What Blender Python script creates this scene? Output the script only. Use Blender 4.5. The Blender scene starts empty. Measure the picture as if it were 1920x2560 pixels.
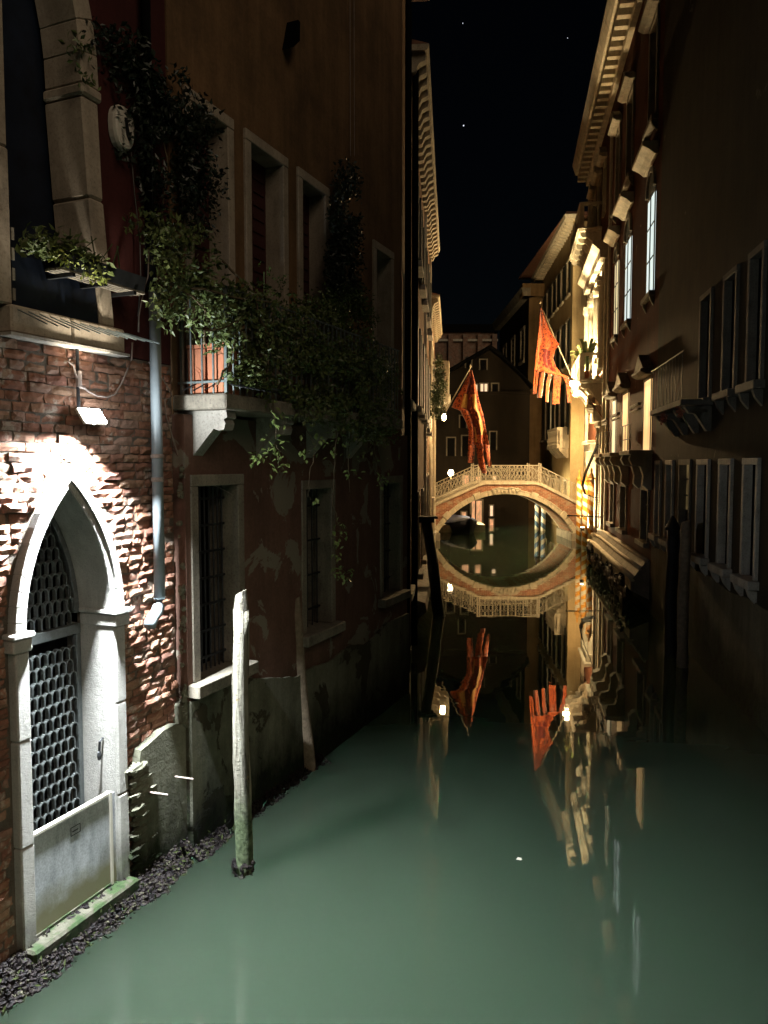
import bpy, math, random
from mathutils import Vector, Matrix, noise
sc = bpy.context.scene
COL = sc.collection
rnd = random.Random(7)
R = math.radians

# ------------------------------------------------------------------ camera, world, light, exposure
FPX, HC = 1923.0, 4.0
PITCH = math.atan(118 / FPX)
cam = bpy.data.objects.new('camera', bpy.data.cameras.new('camera'))
COL.objects.link(cam); sc.camera = cam
cam.location = (0, 0, HC); cam.rotation_euler = (math.pi / 2 - PITCH, 0, 0)
cam.data.sensor_fit = 'VERTICAL'; cam.data.sensor_height = 24.0
cam.data.lens = 24.0 * FPX / 2560; cam.data.clip_end = 2000; cam.data.clip_start = 0.05

world = bpy.data.worlds.new('World'); sc.world = world; world.use_nodes = True
wn = world.node_tree.nodes; wl = world.node_tree.links
bg = wn.get('Background') or wn.new('ShaderNodeBackground')
sky = wn.new('ShaderNodeTexSky'); sky.sky_type = 'NISHITA'; sky.sun_disc = False
sky.sun_elevation = R(38); sky.sun_rotation = R(160)
wl.new(sky.outputs[0], bg.inputs[0]); bg.inputs[1].default_value = 0.00036

sun = bpy.data.lights.new('sun', 'SUN'); sun.energy = 0.68; sun.angle = R(40); sun.color = (1.0, 0.80, 0.58)
suno = bpy.data.objects.new('sun', sun); COL.objects.link(suno)
suno.rotation_euler = Vector((-0.52, 0.62, -0.58)).to_track_quat('-Z', 'Y').to_euler()
suno.location = (6, -8, 20)

vs = sc.view_settings
vs.view_transform = 'Standard'; vs.look = 'None'; vs.exposure = 0.0; vs.gamma = 1.0; vs.use_curve_mapping = False
sc.render.engine = 'CYCLES'
sc.cycles.use_denoising = True; sc.cycles.max_bounces = 6; sc.cycles.diffuse_bounces = 3
sc.cycles.glossy_bounces = 4; sc.cycles.transmission_bounces = 3; sc.cycles.sample_clamp_indirect = 4.0
sc.cycles.caustics_reflective = False; sc.cycles.caustics_refractive = False

def lamp(kind, loc, power, color, size=0.1, direction=None, **kw):
    l = bpy.data.lights.new('lamp_light', kind); l.energy = power; l.color = color
    if kind == 'AREA': l.shape = 'DISK'; l.size = size
    else: l.shadow_soft_size = size
    for k, v in kw.items(): setattr(l, k, v)
    o = bpy.data.objects.new('lamp_light', l); COL.objects.link(o); o.location = loc
    if direction: o.rotation_euler = Vector(direction).to_track_quat('-Z', 'Y').to_euler()
    return o

# ------------------------------------------------------------------ measured walls
def ray(x, y):
    a = (x - 960) / FPX; b = -(y - 1280) / FPX
    c, s = math.cos(PITCH), math.sin(PITCH)
    return (a, c + b * s, -s + b * c)
def at(x, y, Y):
    r = ray(x, y); t = Y / r[1]
    return Vector((r[0] * t, Y, HC + r[2] * t))
class Frame:
    """local x runs along the wall, sg*y is the side of the canal"""
    def __init__(s, P, Q, sg):
        s.o = Vector((P[0], P[1], 0)); d = Vector((Q[0] - P[0], Q[1] - P[1], 0)); s.len = d.length
        s.u = d.normalized(); s.ang = math.atan2(s.u.y, s.u.x); s.sg = sg
        s.n = Vector((s.u.y, -s.u.x, 0)) * (1 if sg < 0 else -1)
    def world(s, a, o, z): return s.o + s.u * a + s.n * o + Vector((0, 0, z))
    def hit(s, x, y, off=0):
        r = Vector(ray(x, y)); t = (s.o.dot(s.n) + off) / r.dot(s.n)
        p = r * t - s.o
        return p.dot(s.u), HC + r.z * t
WL = Frame((-2.9458, 5.6665), (0.2832, 13.3958), -1)
WF = Frame((0.2832, 13.3958), (2.6365, 40.3912), -1)
WR = Frame((5.6744, 11.1424), (10.5886, 41.1988), 1)

# ------------------------------------------------------------------ mesh helpers
class MB:
    def __init__(s, sg=1): s.V = []; s.F = []; s.sg = sg; s.R = None
    def add(s, vs_, fs):
        b = len(s.V); s.V += [(v[0], v[1] * s.sg, v[2]) for v in vs_]; s.F += [tuple(i + b for i in f) for f in fs]
        return s
    def box(s, a0, a1, o0, o1, z0, z1):
        v = [(a, o, z) for z in (z0, z1) for o in (o0, o1) for a in (a0, a1)]
        return s.add(v, [(0, 1, 3, 2), (4, 6, 7, 5), (0, 4, 5, 1), (2, 3, 7, 6), (0, 2, 6, 4), (1, 5, 7, 3)])
    def prism(s, pts, o0, o1):          # polygon in (s,z)
        n = len(pts); v = [(p[0], o0, p[1]) for p in pts] + [(p[0], o1, p[1]) for p in pts]
        return s.add(v, [tuple(range(n)), tuple(range(2 * n - 1, n - 1, -1))] + [(i, (i + 1) % n, n + (i + 1) % n, n + i) for i in range(n)])
    def prismx(s, pts, a0, a1):         # polygon in (o,z)
        n = len(pts); v = [(a0, p[0], p[1]) for p in pts] + [(a1, p[0], p[1]) for p in pts]
        return s.add(v, [tuple(range(n)), tuple(range(2 * n - 1, n - 1, -1))] + [(i, (i + 1) % n, n + (i + 1) % n, n + i) for i in range(n)])
    def prismz(s, pts, z0, z1):         # polygon in (s,o)
        n = len(pts); v = [(p[0], p[1], z0) for p in pts] + [(p[0], p[1], z1) for p in pts]
        return s.add(v, [tuple(range(n)), tuple(range(2 * n - 1, n - 1, -1))] + [(i, (i + 1) % n, n + (i + 1) % n, n + i) for i in range(n)])
    def band(s, inner, outer, o0, o1, closed=False):   # strip between two (s,z) paths
        m = len(inner); k = m if closed else m - 1
        for i in range(k):
            j = (i + 1) % m
            s.prism([inner[i], outer[i], outer[j], inner[j]], o0, o1)
        return s
    def tube(s, path, r, n=6, r1=None, wob=0):
        P = [Vector(p) for p in path]; m = len(P); vv = []; ff = []
        up = Vector((0.13, 0.27, 1)).normalized()
        for i, p in enumerate(P):
            d = (P[min(i + 1, m - 1)] - P[max(i - 1, 0)]).normalized()
            if abs(d.dot(up)) > 0.95: ref = Vector((1, 0.2, 0))
            else: ref = up
            x = d.cross(ref).normalized(); y = d.cross(x)
            rr = r + ((r1 - r) * i / max(m - 1, 1) if r1 is not None else 0)
            for k in range(n):
                a = 2 * math.pi * k / n; q = rr * (1 + (rnd.uniform(-wob, wob) if wob else 0))
                vv.append(tuple(p + x * math.cos(a) * q + y * math.sin(a) * q))
        for i in range(m - 1):
            for k in range(n):
                k2 = (k + 1) % n; ff.append((i * n + k, i * n + k2, (i + 1) * n + k2, (i + 1) * n + k))
        ff.append(tuple(range(n))); ff.append(tuple(range(m * n - 1, (m - 1) * n - 1, -1)))
        return s.add(vv, ff)
    def lathe(s, cx, co, prof, n=10):
        vv = []; ff = []; m = len(prof)
        for r, z in prof:
            for k in range(n):
                a = 2 * math.pi * k / n; vv.append((cx + r * math.cos(a), co + r * math.sin(a), z))
        for i in range(m - 1):
            for k in range(n):
                k2 = (k + 1) % n; ff.append((i * n + k, i * n + k2, (i + 1) * n + k2, (i + 1) * n + k))
        ff.append(tuple(range(n))); ff.append(tuple(range(m * n - 1, (m - 1) * n - 1, -1)))
        return s.add(vv, ff)
    def blob(s, c, r, n=6, m=4, jit=0.0, sc_=(1, 1, 1)):
        vv = []; ff = []
        for i in range(m + 1):
            t = math.pi * i / m
            for k in range(n):
                a = 2 * math.pi * k / n; q = r * (1 + rnd.uniform(-jit, jit))
                vv.append((c[0] + q * math.sin(t) * math.cos(a) * sc_[0], c[1] + q * math.sin(t) * math.sin(a) * sc_[1], c[2] + q * math.cos(t) * sc_[2]))
        for i in range(m):
            for k in range(n):
                k2 = (k + 1) % n; ff.append((i * n + k, i * n + k2, (i + 1) * n + k2, (i + 1) * n + k))
        return s.add(vv, ff)
    def mesh(s, name, mat, smooth=False, recalc=True):
        me = bpy.data.meshes.new(name); me.from_pydata(s.V, [], s.F)
        if recalc:
            import bmesh
            bm = bmesh.new(); bm.from_mesh(me); bmesh.ops.recalc_face_normals(bm, faces=bm.faces); bm.to_mesh(me); bm.free()
        if smooth: me.polygons.foreach_set('use_smooth', [True] * len(me.polygons))
        if mat: me.materials.append(mat)
        me.update(); return me
    def obj(s, name, mat, parent=None, smooth=False, bevel=0, recalc=True, **props):
        o = bpy.data.objects.new(name, s.mesh(name, mat, smooth, recalc)); COL.objects.link(o)
        if parent: o.parent = parent
        if bevel:
            b = o.modifiers.new('bevel', 'BEVEL'); b.width = bevel; b.segments = 1; b.limit_method = 'ANGLE'
        for k, v in props.items(): o[k] = v
        return o
def thing(name, label, cat, loc=(0, 0, 0), ang=0, group=None):
    o = bpy.data.objects.new(name, None); COL.objects.link(o); o.location = loc; o.rotation_euler = (0, 0, ang)
    o['label'] = label; o['category'] = cat; o.empty_display_size = 0.2
    if group: o['group'] = group
    return o
def tag(o, label, cat, group=None):
    o['label'] = label; o['category'] = cat
    if group: o['group'] = group
    return o
def link_mesh(name, me, parent, loc, rot=(0, 0, 0), scale=(1, 1, 1)):
    o = bpy.data.objects.new(name, me); COL.objects.link(o); o.parent = parent
    o.location = loc; o.rotation_euler = rot; o.scale = scale
    return o
def wallgrid(mb, s0, s1, z0, z1, o0, o1, holes):
    xs = sorted({s0, s1} | {min(max(v, s0), s1) for h in holes for v in h[:2]})
    for a, b in zip(xs, xs[1:]):
        if b - a < 1e-6: continue
        hs = sorted((h[2], h[3]) for h in holes if h[0] < b - 1e-6 and h[1] > a + 1e-6)
        z = z0
        for h0, h1 in hs:
            if h0 > z: mb.box(a, b, o0, o1, z, h0)
            z = max(z, h1)
        if z < z1: mb.box(a, b, o0, o1, z, z1)
    return mb

# ------------------------------------------------------------------ materials
class NT:
    def __init__(s, name, rough=0.8, spec=0.3, metal=0.0):
        s.m = bpy.data.materials.new(name); s.m.use_nodes = True; s.n = s.m.node_tree.nodes; s.l = s.m.node_tree.links
        s.b = s.n['Principled BSDF']; s.b.inputs['Roughness'].default_value = rough
        s.b.inputs['Specular IOR Level'].default_value = spec; s.b.inputs['Metallic'].default_value = metal
        s.tc = s.n.new('ShaderNodeTexCoord')
    def map(s, scale=(1, 1, 1), src='Object'):
        mp = s.n.new('ShaderNodeMapping'); mp.inputs['Scale'].default_value = scale
        s.l.new(s.tc.outputs[src], mp.inputs[0]); return mp.outputs[0]
    def noise(s, scale, detail=4, rough=0.55, vec=None, dist=0.0):
        t = s.n.new('ShaderNodeTexNoise'); t.inputs['Scale'].default_value = scale; t.inputs['Detail'].default_value = detail
        t.inputs['Roughness'].default_value = rough; t.inputs['Distortion'].default_value = dist
        s.l.new(vec or s.tc.outputs['Object'], t.inputs['Vector']); return t.outputs['Fac']
    def ramp(s, fac, stops):
        r = s.n.new('ShaderNodeValToRGB'); e = r.color_ramp.elements
        while len(e) < len(stops): e.new(0.5)
        for i, (p, c) in enumerate(stops):
            e[i].position = p; e[i].color = (c[0], c[1], c[2], 1) if hasattr(c, '__len__') else (c, c, c, 1)
        s.l.new(fac, r.inputs[0]); return r.outputs[0]
    def mix(s, fac, a, b, mode='MIX'):
        x = s.n.new('ShaderNodeMix'); x.data_type = 'RGBA'; x.blend_type = mode
        for sock, v in ((x.inputs[0], fac), (x.inputs[6], a), (x.inputs[7], b)):
            if isinstance(v, (int, float)): sock.default_value = v
            elif isinstance(v, (tuple, list)): sock.default_value = (v[0], v[1], v[2], 1)
            else: s.l.new(v, sock)
        return x.outputs[2]
    def math(s, op, a, b=0.0, clamp=False):
        x = s.n.new('ShaderNodeMath'); x.operation = op; x.use_clamp = clamp
        for sock, v in ((x.inputs[0], a), (x.inputs[1], b)):
            if isinstance(v, (int, float)): sock.default_value = v
            else: s.l.new(v, sock)
        return x.outputs[0]
    def sep(s, src=None):
        x = s.n.new('ShaderNodeSeparateXYZ'); s.l.new(src or s.tc.outputs['Object'], x.inputs[0]); return x.outputs
    def color(s, c):
        if isinstance(c, (tuple, list)): s.b.inputs['Base Color'].default_value = (c[0], c[1], c[2], 1)
        else: s.l.new(c, s.b.inputs['Base Color'])
        return s
    def bump(s, h, strength=0.5, dist=0.02):
        b = s.n.new('ShaderNodeBump'); b.inputs['Strength'].default_value = strength; b.inputs['Distance'].default_value = dist
        s.l.new(h, b.inputs['Height']); s.l.new(b.outputs[0], s.b.inputs['Normal']); return s
    def emit(s, c, e):
        if isinstance(c, (tuple, list)): s.b.inputs['Emission Color'].default_value = (c[0], c[1], c[2], 1)
        else: s.l.new(c, s.b.inputs['Emission Color'])
        s.b.inputs['Emission Strength'].default_value = e; return s

def m_stone(name, c, scale=9, bump=0.5, dist=0.01, dirt=0.5, rough=0.8, tide=None, spec=0.3):
    t = NT(name, rough, spec)
    a = t.ramp(t.noise(2.2, 6, 0.65), [(0.3, tuple(v * (1 - dirt * 0.75) for v in c)), (0.52, c), (0.8, tuple(min(1, v * 1.15) for v in c))])
    sp = t.ramp(t.noise(scale * 4, 4, 0.75), [(0.34, 0.3), (0.5, 1.0)])
    col = t.mix(dirt, a, sp, 'MULTIPLY')
    st = t.ramp(t.noise(1.0, 5, 0.7, t.map((7, 7, 0.7))), [(0.42, 0.5), (0.62, 1.0)])
    col = t.mix(dirt * 0.8, col, st, 'MULTIPLY')
    if tide: col = tide_mix(t, col, *tide)
    t.color(col); t.bump(t.math('ADD', t.noise(scale, 6, 0.7), t.math('MULTIPLY', t.noise(scale * 8, 3, 0.7), 0.5)), bump, dist)
    return t.m
def tide_mix(t, col, z0, z1, c=(0.012, 0.014, 0.009)):
    z = t.sep()[2]; n = t.noise(1.6, 5, 0.7, t.map((1.5, 1.5, 0.8)))
    f = t.math('DIVIDE', t.math('SUBTRACT', t.math('ADD', z, t.math('MULTIPLY', t.math('SUBTRACT', n, 0.5), -1.1)), z0), z1 - z0, True)
    g = t.ramp(t.noise(9, 4), [(0.4, c), (0.7, (c[0] * 1.6, c[1] * 2.2, c[2] * 1.2))])
    return t.mix(f, g, col)
def m_plaster(name, c, c2, peel=0.5, tide=None, streak=0.6, bump=0.35, under=(0.16, 0.13, 0.10)):
    t = NT(name, 0.9, 0.15)
    a = t.ramp(t.noise(0.9, 7, 0.7), [(0.32, c2), (0.6, c)])
    st = t.ramp(t.noise(1.0, 5, 0.7, t.map((4, 4, 0.35))), [(0.35, 0.45), (0.65, 1.0)])
    a = t.mix(streak, a, st, 'MULTIPLY')
    fine = t.ramp(t.noise(24, 4, 0.7), [(0.3, 0.72), (0.6, 1.0)])
    a = t.mix(0.7, a, fine, 'MULTIPLY')
    pn = t.noise(1.3, 8, 0.62, dist=0.6)
    pf = t.ramp(pn, [(peel, 0.0), (peel + 0.012, 1.0)])
    a = t.mix(pf, a, under) if peel < 1 else a
    if tide: a = tide_mix(t, a, *tide)
    t.color(a)
    h = t.math('ADD', t.noise(6, 6, 0.7), t.math('MULTIPLY', t.noise(45, 3, 0.7), 0.3))
    if peel < 1: h = t.math('SUBTRACT', h, t.math('MULTIPLY', pf, 0.8))
    t.bump(h, bump, 0.02)
    return t.m
def m_simple(name, c, rough=0.6, metal=0.0, spec=0.4, var=0.35, scale=12, bump=0.15, dist=0.005):
    t = NT(name, rough, spec, metal)
    t.color(t.ramp(t.noise(scale, 5, 0.65), [(0.3, tuple(v * (1 - var) for v in c)), (0.7, tuple(min(1, v * (1 + var * 0.5)) for v in c))]))
    t.bump(t.noise(scale * 3, 4), bump, dist); return t.m
def m_brickpiece():
    t = NT('brick_clay', 0.92, 0.15)
    oi = t.n.new('ShaderNodeObjectInfo'); at_ = t.n.new('ShaderNodeAttribute'); at_.attribute_name = 'rnd'
    f = t.math('FRACT', t.math('ADD', oi.outputs['Random'], at_.outputs['Fac']))
    base = t.ramp(f, [(0.0, (0.19, 0.09, 0.065)), (0.22, (0.30, 0.15, 0.095)), (0.45, (0.25, 0.12, 0.085)), (0.6, (0.34, 0.21, 0.14)), (0.8, (0.22, 0.10, 0.075)), (1.0, (0.32, 0.21, 0.16))])
    g = t.tc.outputs['Object'] if False else None
    geo = t.n.new('ShaderNodeNewGeometry')
    n1 = t.noise(14, 5, 0.7, geo.outputs['Position']); n2 = t.noise(60, 4, 0.75, geo.outputs['Position'])
    c = t.mix(0.8, base, t.ramp(n1, [(0.3, 0.55), (0.65, 1.15)]), 'MULTIPLY')
    c = t.mix(t.ramp(t.noise(5, 6, 0.7, geo.outputs['Position']), [(0.56, 0.0), (0.64, 0.75)]), c, (0.42, 0.37, 0.31))
    t.color(c); t.bump(t.math('ADD', n1, t.math('MULTIPLY', n2, 0.5)), 0.6, 0.012); return t.m
def m_brickwall(name, c1, c2, mort, sc_=1.0):
    t = NT(name, 0.9, 0.15); b = t.n.new('ShaderNodeTexBrick')
    mp = t.n.new('ShaderNodeMapping'); mp.inputs['Rotation'].default_value = (R(90), 0, 0)
    dn = t.n.new('ShaderNodeMixRGB'); dn.blend_type = 'ADD'; dn.inputs[0].default_value = 0.02
    t.l.new(t.tc.outputs['Object'], dn.inputs[1])
    nz = t.n.new('ShaderNodeTexNoise'); nz.inputs['Scale'].default_value = 6; t.l.new(t.tc.outputs['Object'], nz.inputs['Vector']); t.l.new(nz.outputs['Color'], dn.inputs[2])
    t.l.new(dn.outputs[0], mp.inputs[0]); t.l.new(mp.outputs[0], b.inputs['Vector'])
    b.inputs['Color1'].default_value = (*c1, 1); b.inputs['Color2'].default_value = (*c2, 1); b.inputs['Mortar'].default_value = (*mort, 1)
    b.inputs['Scale'].default_value = sc_; b.inputs['Brick Width'].default_value = 0.24; b.inputs['Row Height'].default_value = 0.075; b.inputs['Mortar Size'].default_value = 0.012
    c = t.mix(0.9, b.outputs[0], t.ramp(t.noise(3, 6, 0.7), [(0.3, 0.5), (0.65, 1.25)]), 'MULTIPLY')
    c = t.mix(t.ramp(t.noise(1.7, 7, 0.65), [(0.55, 0.0), (0.62, 0.85)]), c, mort)
    t.color(c); t.bump(t.math('SUBTRACT', t.noise(20, 4), b.outputs[1]), 0.7, 0.015); return t.m
def m_emit(name, c, e, noise_sc=None, lo=0.5):
    t = NT(name, 0.6); t.color((0.3, 0.28, 0.25))
    if noise_sc: t.emit(t.ramp(t.noise(1.0, 3, 0.5, t.map(noise_sc)), [(0.35, tuple(v * lo for v in c)), (0.65, c)]), e)
    else: t.emit(c, e)
    return t.m

M = {}
M['stone'] = m_stone('istrian_stone', (0.50, 0.46, 0.40), 10, 0.8, 0.012, 0.5)
M['stone_low'] = m_stone('weathered_stone', (0.60, 0.58, 0.54), 16, 1.0, 0.02, 0.35, tide=(0.0, 0.6, (0.05, 0.05, 0.035)))
M['stone_dark'] = m_stone('dirty_stone', (0.30, 0.265, 0.21), 10, 0.6, 0.01, 0.6)
M['stone_pal'] = m_stone('palace_stone', (0.62, 0.55, 0.42), 8, 0.5, 0.015, 0.45)
M['stone_up'] = m_stone('upper_frame_stone', (0.44, 0.365, 0.28), 10, 0.5, 0.01, 0.4)
M['stone_dim'] = m_stone('dim_stone', (0.15, 0.135, 0.11), 10, 0.5, 0.01, 0.5)  # trim of unlit fronts, its dimness put into the stone colour
M['reveal'] = m_stone('reveal_plaster', (0.30, 0.265, 0.235), 6, 0.25, 0.006, 0.3)
M['mortar'] = m_stone('mortar', (0.22, 0.18, 0.14), 22, 1.0, 0.03, 0.5)
M['brick'] = m_brickpiece()
M['brickfar'] = m_brickwall('brick_facing', (0.36, 0.15, 0.085), (0.27, 0.10, 0.06), (0.36, 0.28, 0.2))
M['brickdim'] = m_brickwall('dark_brick_facing', (0.34, 0.18, 0.11), (0.27, 0.14, 0.09), (0.3, 0.24, 0.18))
M['ochre'] = m_plaster('ochre_plaster', (0.25, 0.145, 0.072), (0.12, 0.074, 0.040), peel=1, streak=0.6, bump=0.15)
M['redbrown'] = m_plaster('red_brown_plaster', (0.21, 0.118, 0.088), (0.14, 0.078, 0.060), peel=0.575, streak=0.4, tide=(0.7, 1.5, (0.02, 0.021, 0.014)), under=(0.24, 0.21, 0.165))
M['cement'] = m_plaster('grey_cement_render', (0.25, 0.245, 0.185), (0.13, 0.13, 0.09), peel=0.58, streak=0.6, bump=1.0, tide=(0.25, 0.95, (0.009, 0.010, 0.007)), under=(0.07, 0.06, 0.04))
M['redstrip'] = m_plaster('dark_red_plaster', (0.075, 0.021, 0.019), (0.055, 0.017, 0.015), peel=1, streak=0.3, bump=0.15)
M['greyblue'] = m_plaster('dark_plaster', (0.05, 0.042, 0.042), (0.03, 0.025, 0.027), peel=1, streak=0.4)
M['rbase'] = m_plaster('paler_base_grey', (0.17, 0.155, 0.11), (0.10, 0.095, 0.065), peel=0.64, streak=0.6, bump=0.7, tide=(0.45, 1.2, (0.012, 0.014, 0.009)), under=(0.10, 0.08, 0.06))
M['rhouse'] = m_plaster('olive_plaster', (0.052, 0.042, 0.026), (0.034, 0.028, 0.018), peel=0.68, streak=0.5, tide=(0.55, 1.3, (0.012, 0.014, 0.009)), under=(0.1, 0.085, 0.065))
M['palred'] = m_plaster('palace_red_plaster', (0.10, 0.034, 0.017), (0.068, 0.024, 0.013), peel=0.66, streak=0.5, tide=(0.3, 1.0, (0.02, 0.02, 0.013)), under=(0.22, 0.15, 0.1))
M['yellow'] = m_plaster('yellow_plaster', (0.52, 0.40, 0.22), (0.42, 0.31, 0.16), peel=0.72, streak=0.25, bump=0.15, under=(0.32, 0.22, 0.12))
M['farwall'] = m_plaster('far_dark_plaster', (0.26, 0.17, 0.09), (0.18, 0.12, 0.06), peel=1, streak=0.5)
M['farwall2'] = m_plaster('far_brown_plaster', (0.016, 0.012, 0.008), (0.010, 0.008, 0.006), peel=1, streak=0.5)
M['dentil'] = m_stone('far_cornice_stone', (0.36, 0.30, 0.21), 8, 0.5, 0.015, 0.6)
M['leftfar'] = m_plaster('left_far_plaster', (0.20, 0.11, 0.06), (0.12, 0.065, 0.035), peel=0.62, streak=0.6, tide=(0.3, 0.9), under=(0.28, 0.22, 0.16))
M['black'] = m_simple('black_interior', (0.004, 0.004, 0.004), 0.9, spec=0.05)
M['glass'] = m_simple('dark_glass', (0.008, 0.009, 0.010), 0.12, spec=0.5, var=0.2, bump=0.03)
M['iron'] = m_simple('dark_iron', (0.035, 0.037, 0.04), 0.5, 0.6)
M['grille'] = m_simple('grey_painted_iron', (0.085, 0.095, 0.095), 0.5, 0.1, 0.4, 0.3, 30, 0.3)
M['navy'] = m_simple('navy_panel', (0.008, 0.013, 0.026), 0.45, 0.2, 0.4, 0.5, 5)
M['pipe'] = m_simple('grey_painted_pipe', (0.21, 0.245, 0.265), 0.45, 0.0, 0.5, 0.18, 6, 0.08)
M['cable'] = m_simple('pale_cable', (0.30, 0.24, 0.21), 0.7)
M['rod'] = m_simple('green_grey_rod', (0.16, 0.19, 0.185), 0.5, 0.3)
M['board'] = None
M['shutter'] = m_simple('dark_red_shutter', (0.055, 0.014, 0.012), 0.7, var=0.3, scale=4)
M['shutter_g'] = m_simple('dark_green_shutter', (0.012, 0.016, 0.012), 0.7)
M['rail'] = m_simple('pale_painted_iron', (0.42, 0.37, 0.28), 0.6, 0.0, 0.3)
M['stem'] = m_simple('vine_stem', (0.12, 0.09, 0.05), 0.8)
M['tar'] = m_simple('black_tarred_wood', (0.006, 0.005, 0.005), 0.6, scale=20, bump=0.6, dist=0.02)
M['tarp'] = m_simple('blue_tarpaulin', (0.006, 0.010, 0.035), 0.8, var=0.5, scale=5, bump=0.5, dist=0.05)
M['hull'] = m_simple('black_hull', (0.008, 0.008, 0.009), 0.25, spec=0.5)
M['tile'] = m_simple('clay_roof_tile', (0.16, 0.075, 0.045), 0.9, var=0.4, scale=8)
M['rustedge'] = m_simple('rusty_iron', (0.22, 0.10, 0.05), 0.85, scale=25, bump=0.5)
M['white'] = m_simple('white_plastic', (0.62, 0.58, 0.50), 0.35, var=0.06)
M['wire'] = m_simple('thin_wire', (0.1, 0.09, 0.08), 0.6)
M['sconce'] = m_simple('lamp_metal', (0.06, 0.05, 0.035), 0.4, 0.7)
def m_board():
    t = NT('flood_board_metal', 0.4, 0.5, 0.12)
    z = t.sep()[2]
    c = t.ramp(t.noise(5, 7, 0.72, t.map((1.2, 1.2, 0.35))), [(0.3, (0.26, 0.275, 0.30)), (0.65, (0.62, 0.64, 0.68))])
    fl = t.ramp(t.noise(60, 3, 0.7), [(0.35, 0.6), (0.6, 1.0)]); c = t.mix(0.7, c, fl, 'MULTIPLY')
    mud = t.math('DIVIDE', t.math('ADD', t.math('SUBTRACT', z, -0.13), t.math('MULTIPLY', t.noise(4, 5), -0.5)), 0.28, True)
    c = t.mix(mud, (0.19, 0.18, 0.11), c); t.color(c); t.bump(t.noise(40, 4), 0.15, 0.004); return t.m
M['board'] = m_board()
def m_leaf(name, c, c2):
    t = NT(name, 0.42, 0.5); g = t.n.new('ShaderNodeNewGeometry')
    oi = t.n.new('ShaderNodeObjectInfo')
    n = t.noise(7, 3, 0.6, g.outputs['Position']); t.color(t.ramp(n, [(0.3, c2), (0.7, c)]))
    try: t.b.inputs['Subsurface Weight'].default_value = 0.0
    except Exception: pass
    return t.m
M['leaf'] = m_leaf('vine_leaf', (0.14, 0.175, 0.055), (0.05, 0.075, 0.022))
M['leaf_y'] = m_leaf('lit_yellow_green_leaf', (0.42, 0.46, 0.12), (0.22, 0.28, 0.06))  # yellow green leaves, brightened in colour for missing lamplight
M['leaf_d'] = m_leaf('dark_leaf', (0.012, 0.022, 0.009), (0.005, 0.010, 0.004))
M['leaf_l'] = m_leaf('light_shrub_leaf', (0.07, 0.12, 0.02), (0.035, 0.06, 0.012))
M['flower'] = m_simple('pink_flower', (0.35, 0.12, 0.07), 0.7)
M['stem_g'] = m_simple('green_stem', (0.07, 0.09, 0.03), 0.7)
def m_pole():
    t = NT('weathered_pale_wood', 0.85, 0.2); z = t.sep()[2]
    g = t.noise(1.0, 7, 0.7, t.map((26, 26, 1.6))); c = t.ramp(g, [(0.38, (0.035, 0.03, 0.024)), (0.46, (0.20, 0.185, 0.145)), (0.62, (0.36, 0.345, 0.285)), (0.8, (0.46, 0.45, 0.39))])
    o = t.ramp(t.noise(9, 4, 0.7), [(0.66, 0.0), (0.72, 0.7)]); c = t.mix(o, c, (0.34, 0.24, 0.08))
    f = t.math('DIVIDE', t.math('SUBTRACT', t.math('ADD', z, t.math('MULTIPLY', t.noise(5, 4), -0.35)), 0.35), 0.35, True)
    c = t.mix(f, t.ramp(t.noise(18, 5), [(0.35, (0.03, 0.045, 0.02)), (0.65, (0.16, 0.2, 0.11))]), c)
    t.color(c); t.bump(t.math('ADD', g, t.math('MULTIPLY', t.noise(30, 4, 0.7), 0.5)), 1.0, 0.05); return t.m
M['pole'] = m_pole()
M['pole_d'] = m_simple('brown_wood', (0.25, 0.19, 0.13), 0.85, scale=14, bump=0.8, dist=0.02)
def m_stripe(name, ca, cb, pitch=0.42, r_=0.11):
    t = NT(name, 0.55, 0.3); x = t.sep(); an = t.math('DIVIDE', t.math('ARCTAN2', x[1], x[0]), 2 * math.pi)
    f = t.math('FRACT', t.math('ADD', t.math('DIVIDE', x[2], pitch), an))
    s_ = t.math('GREATER_THAN', f, 0.5); c = t.mix(s_, ca, cb)
    c = t.mix(0.5, c, t.ramp(t.noise(9, 5), [(0.3, 0.6), (0.6, 1.0)]), 'MULTIPLY')
    t.color(c); t.bump(t.noise(25, 3), 0.2, 0.01); return t.m
M['stripe_y'] = m_stripe('yellow_white_stripes', (0.62, 0.27, 0.03), (0.75, 0.70, 0.56))
M['stripe_b'] = m_stripe('blue_white_stripes', (0.06, 0.12, 0.22), (0.6, 0.58, 0.5), 0.62)
def m_flag():
    t = NT('red_gold_flag_cloth', 0.75, 0.2)
    v = t.n.new('ShaderNodeTexVoronoi'); v.inputs['Scale'].default_value = 5.5; v.feature = 'DISTANCE_TO_EDGE'
    nz = t.n.new('ShaderNodeTexNoise'); nz.inputs['Scale'].default_value = 8; nz.inputs['Detail'].default_value = 2
    t.l.new(t.tc.outputs['Object'], nz.inputs['Vector']); t.l.new(t.tc.outputs['Object'], v.inputs['Vector'])
    a = t.ramp(nz.outputs['Fac'], [(0.47, 0.0), (0.50, 1.0), (0.56, 1.0), (0.59, 0.0)])
    b = t.ramp(v.outputs['Distance'], [(0.0, 1.0), (0.10, 1.0), (0.14, 0.0)])
    f = t.math('MAXIMUM', a, b)
    ua = t.n.new('ShaderNodeAttribute'); ua.attribute_name = 'field'
    f2 = t.mix(ua.outputs['Fac'], f, t.ramp(nz.outputs['Fac'], [(0.60, 0.0), (0.62, 1.0)]))
    t.color(t.mix(f2, (0.065, 0.004, 0.003), (0.30, 0.062, 0.016)))
    t.b.inputs['Sheen Weight'].default_value = 0.2
    t.bump(t.noise(60, 2), 0.1, 0.003); return t.m
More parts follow.
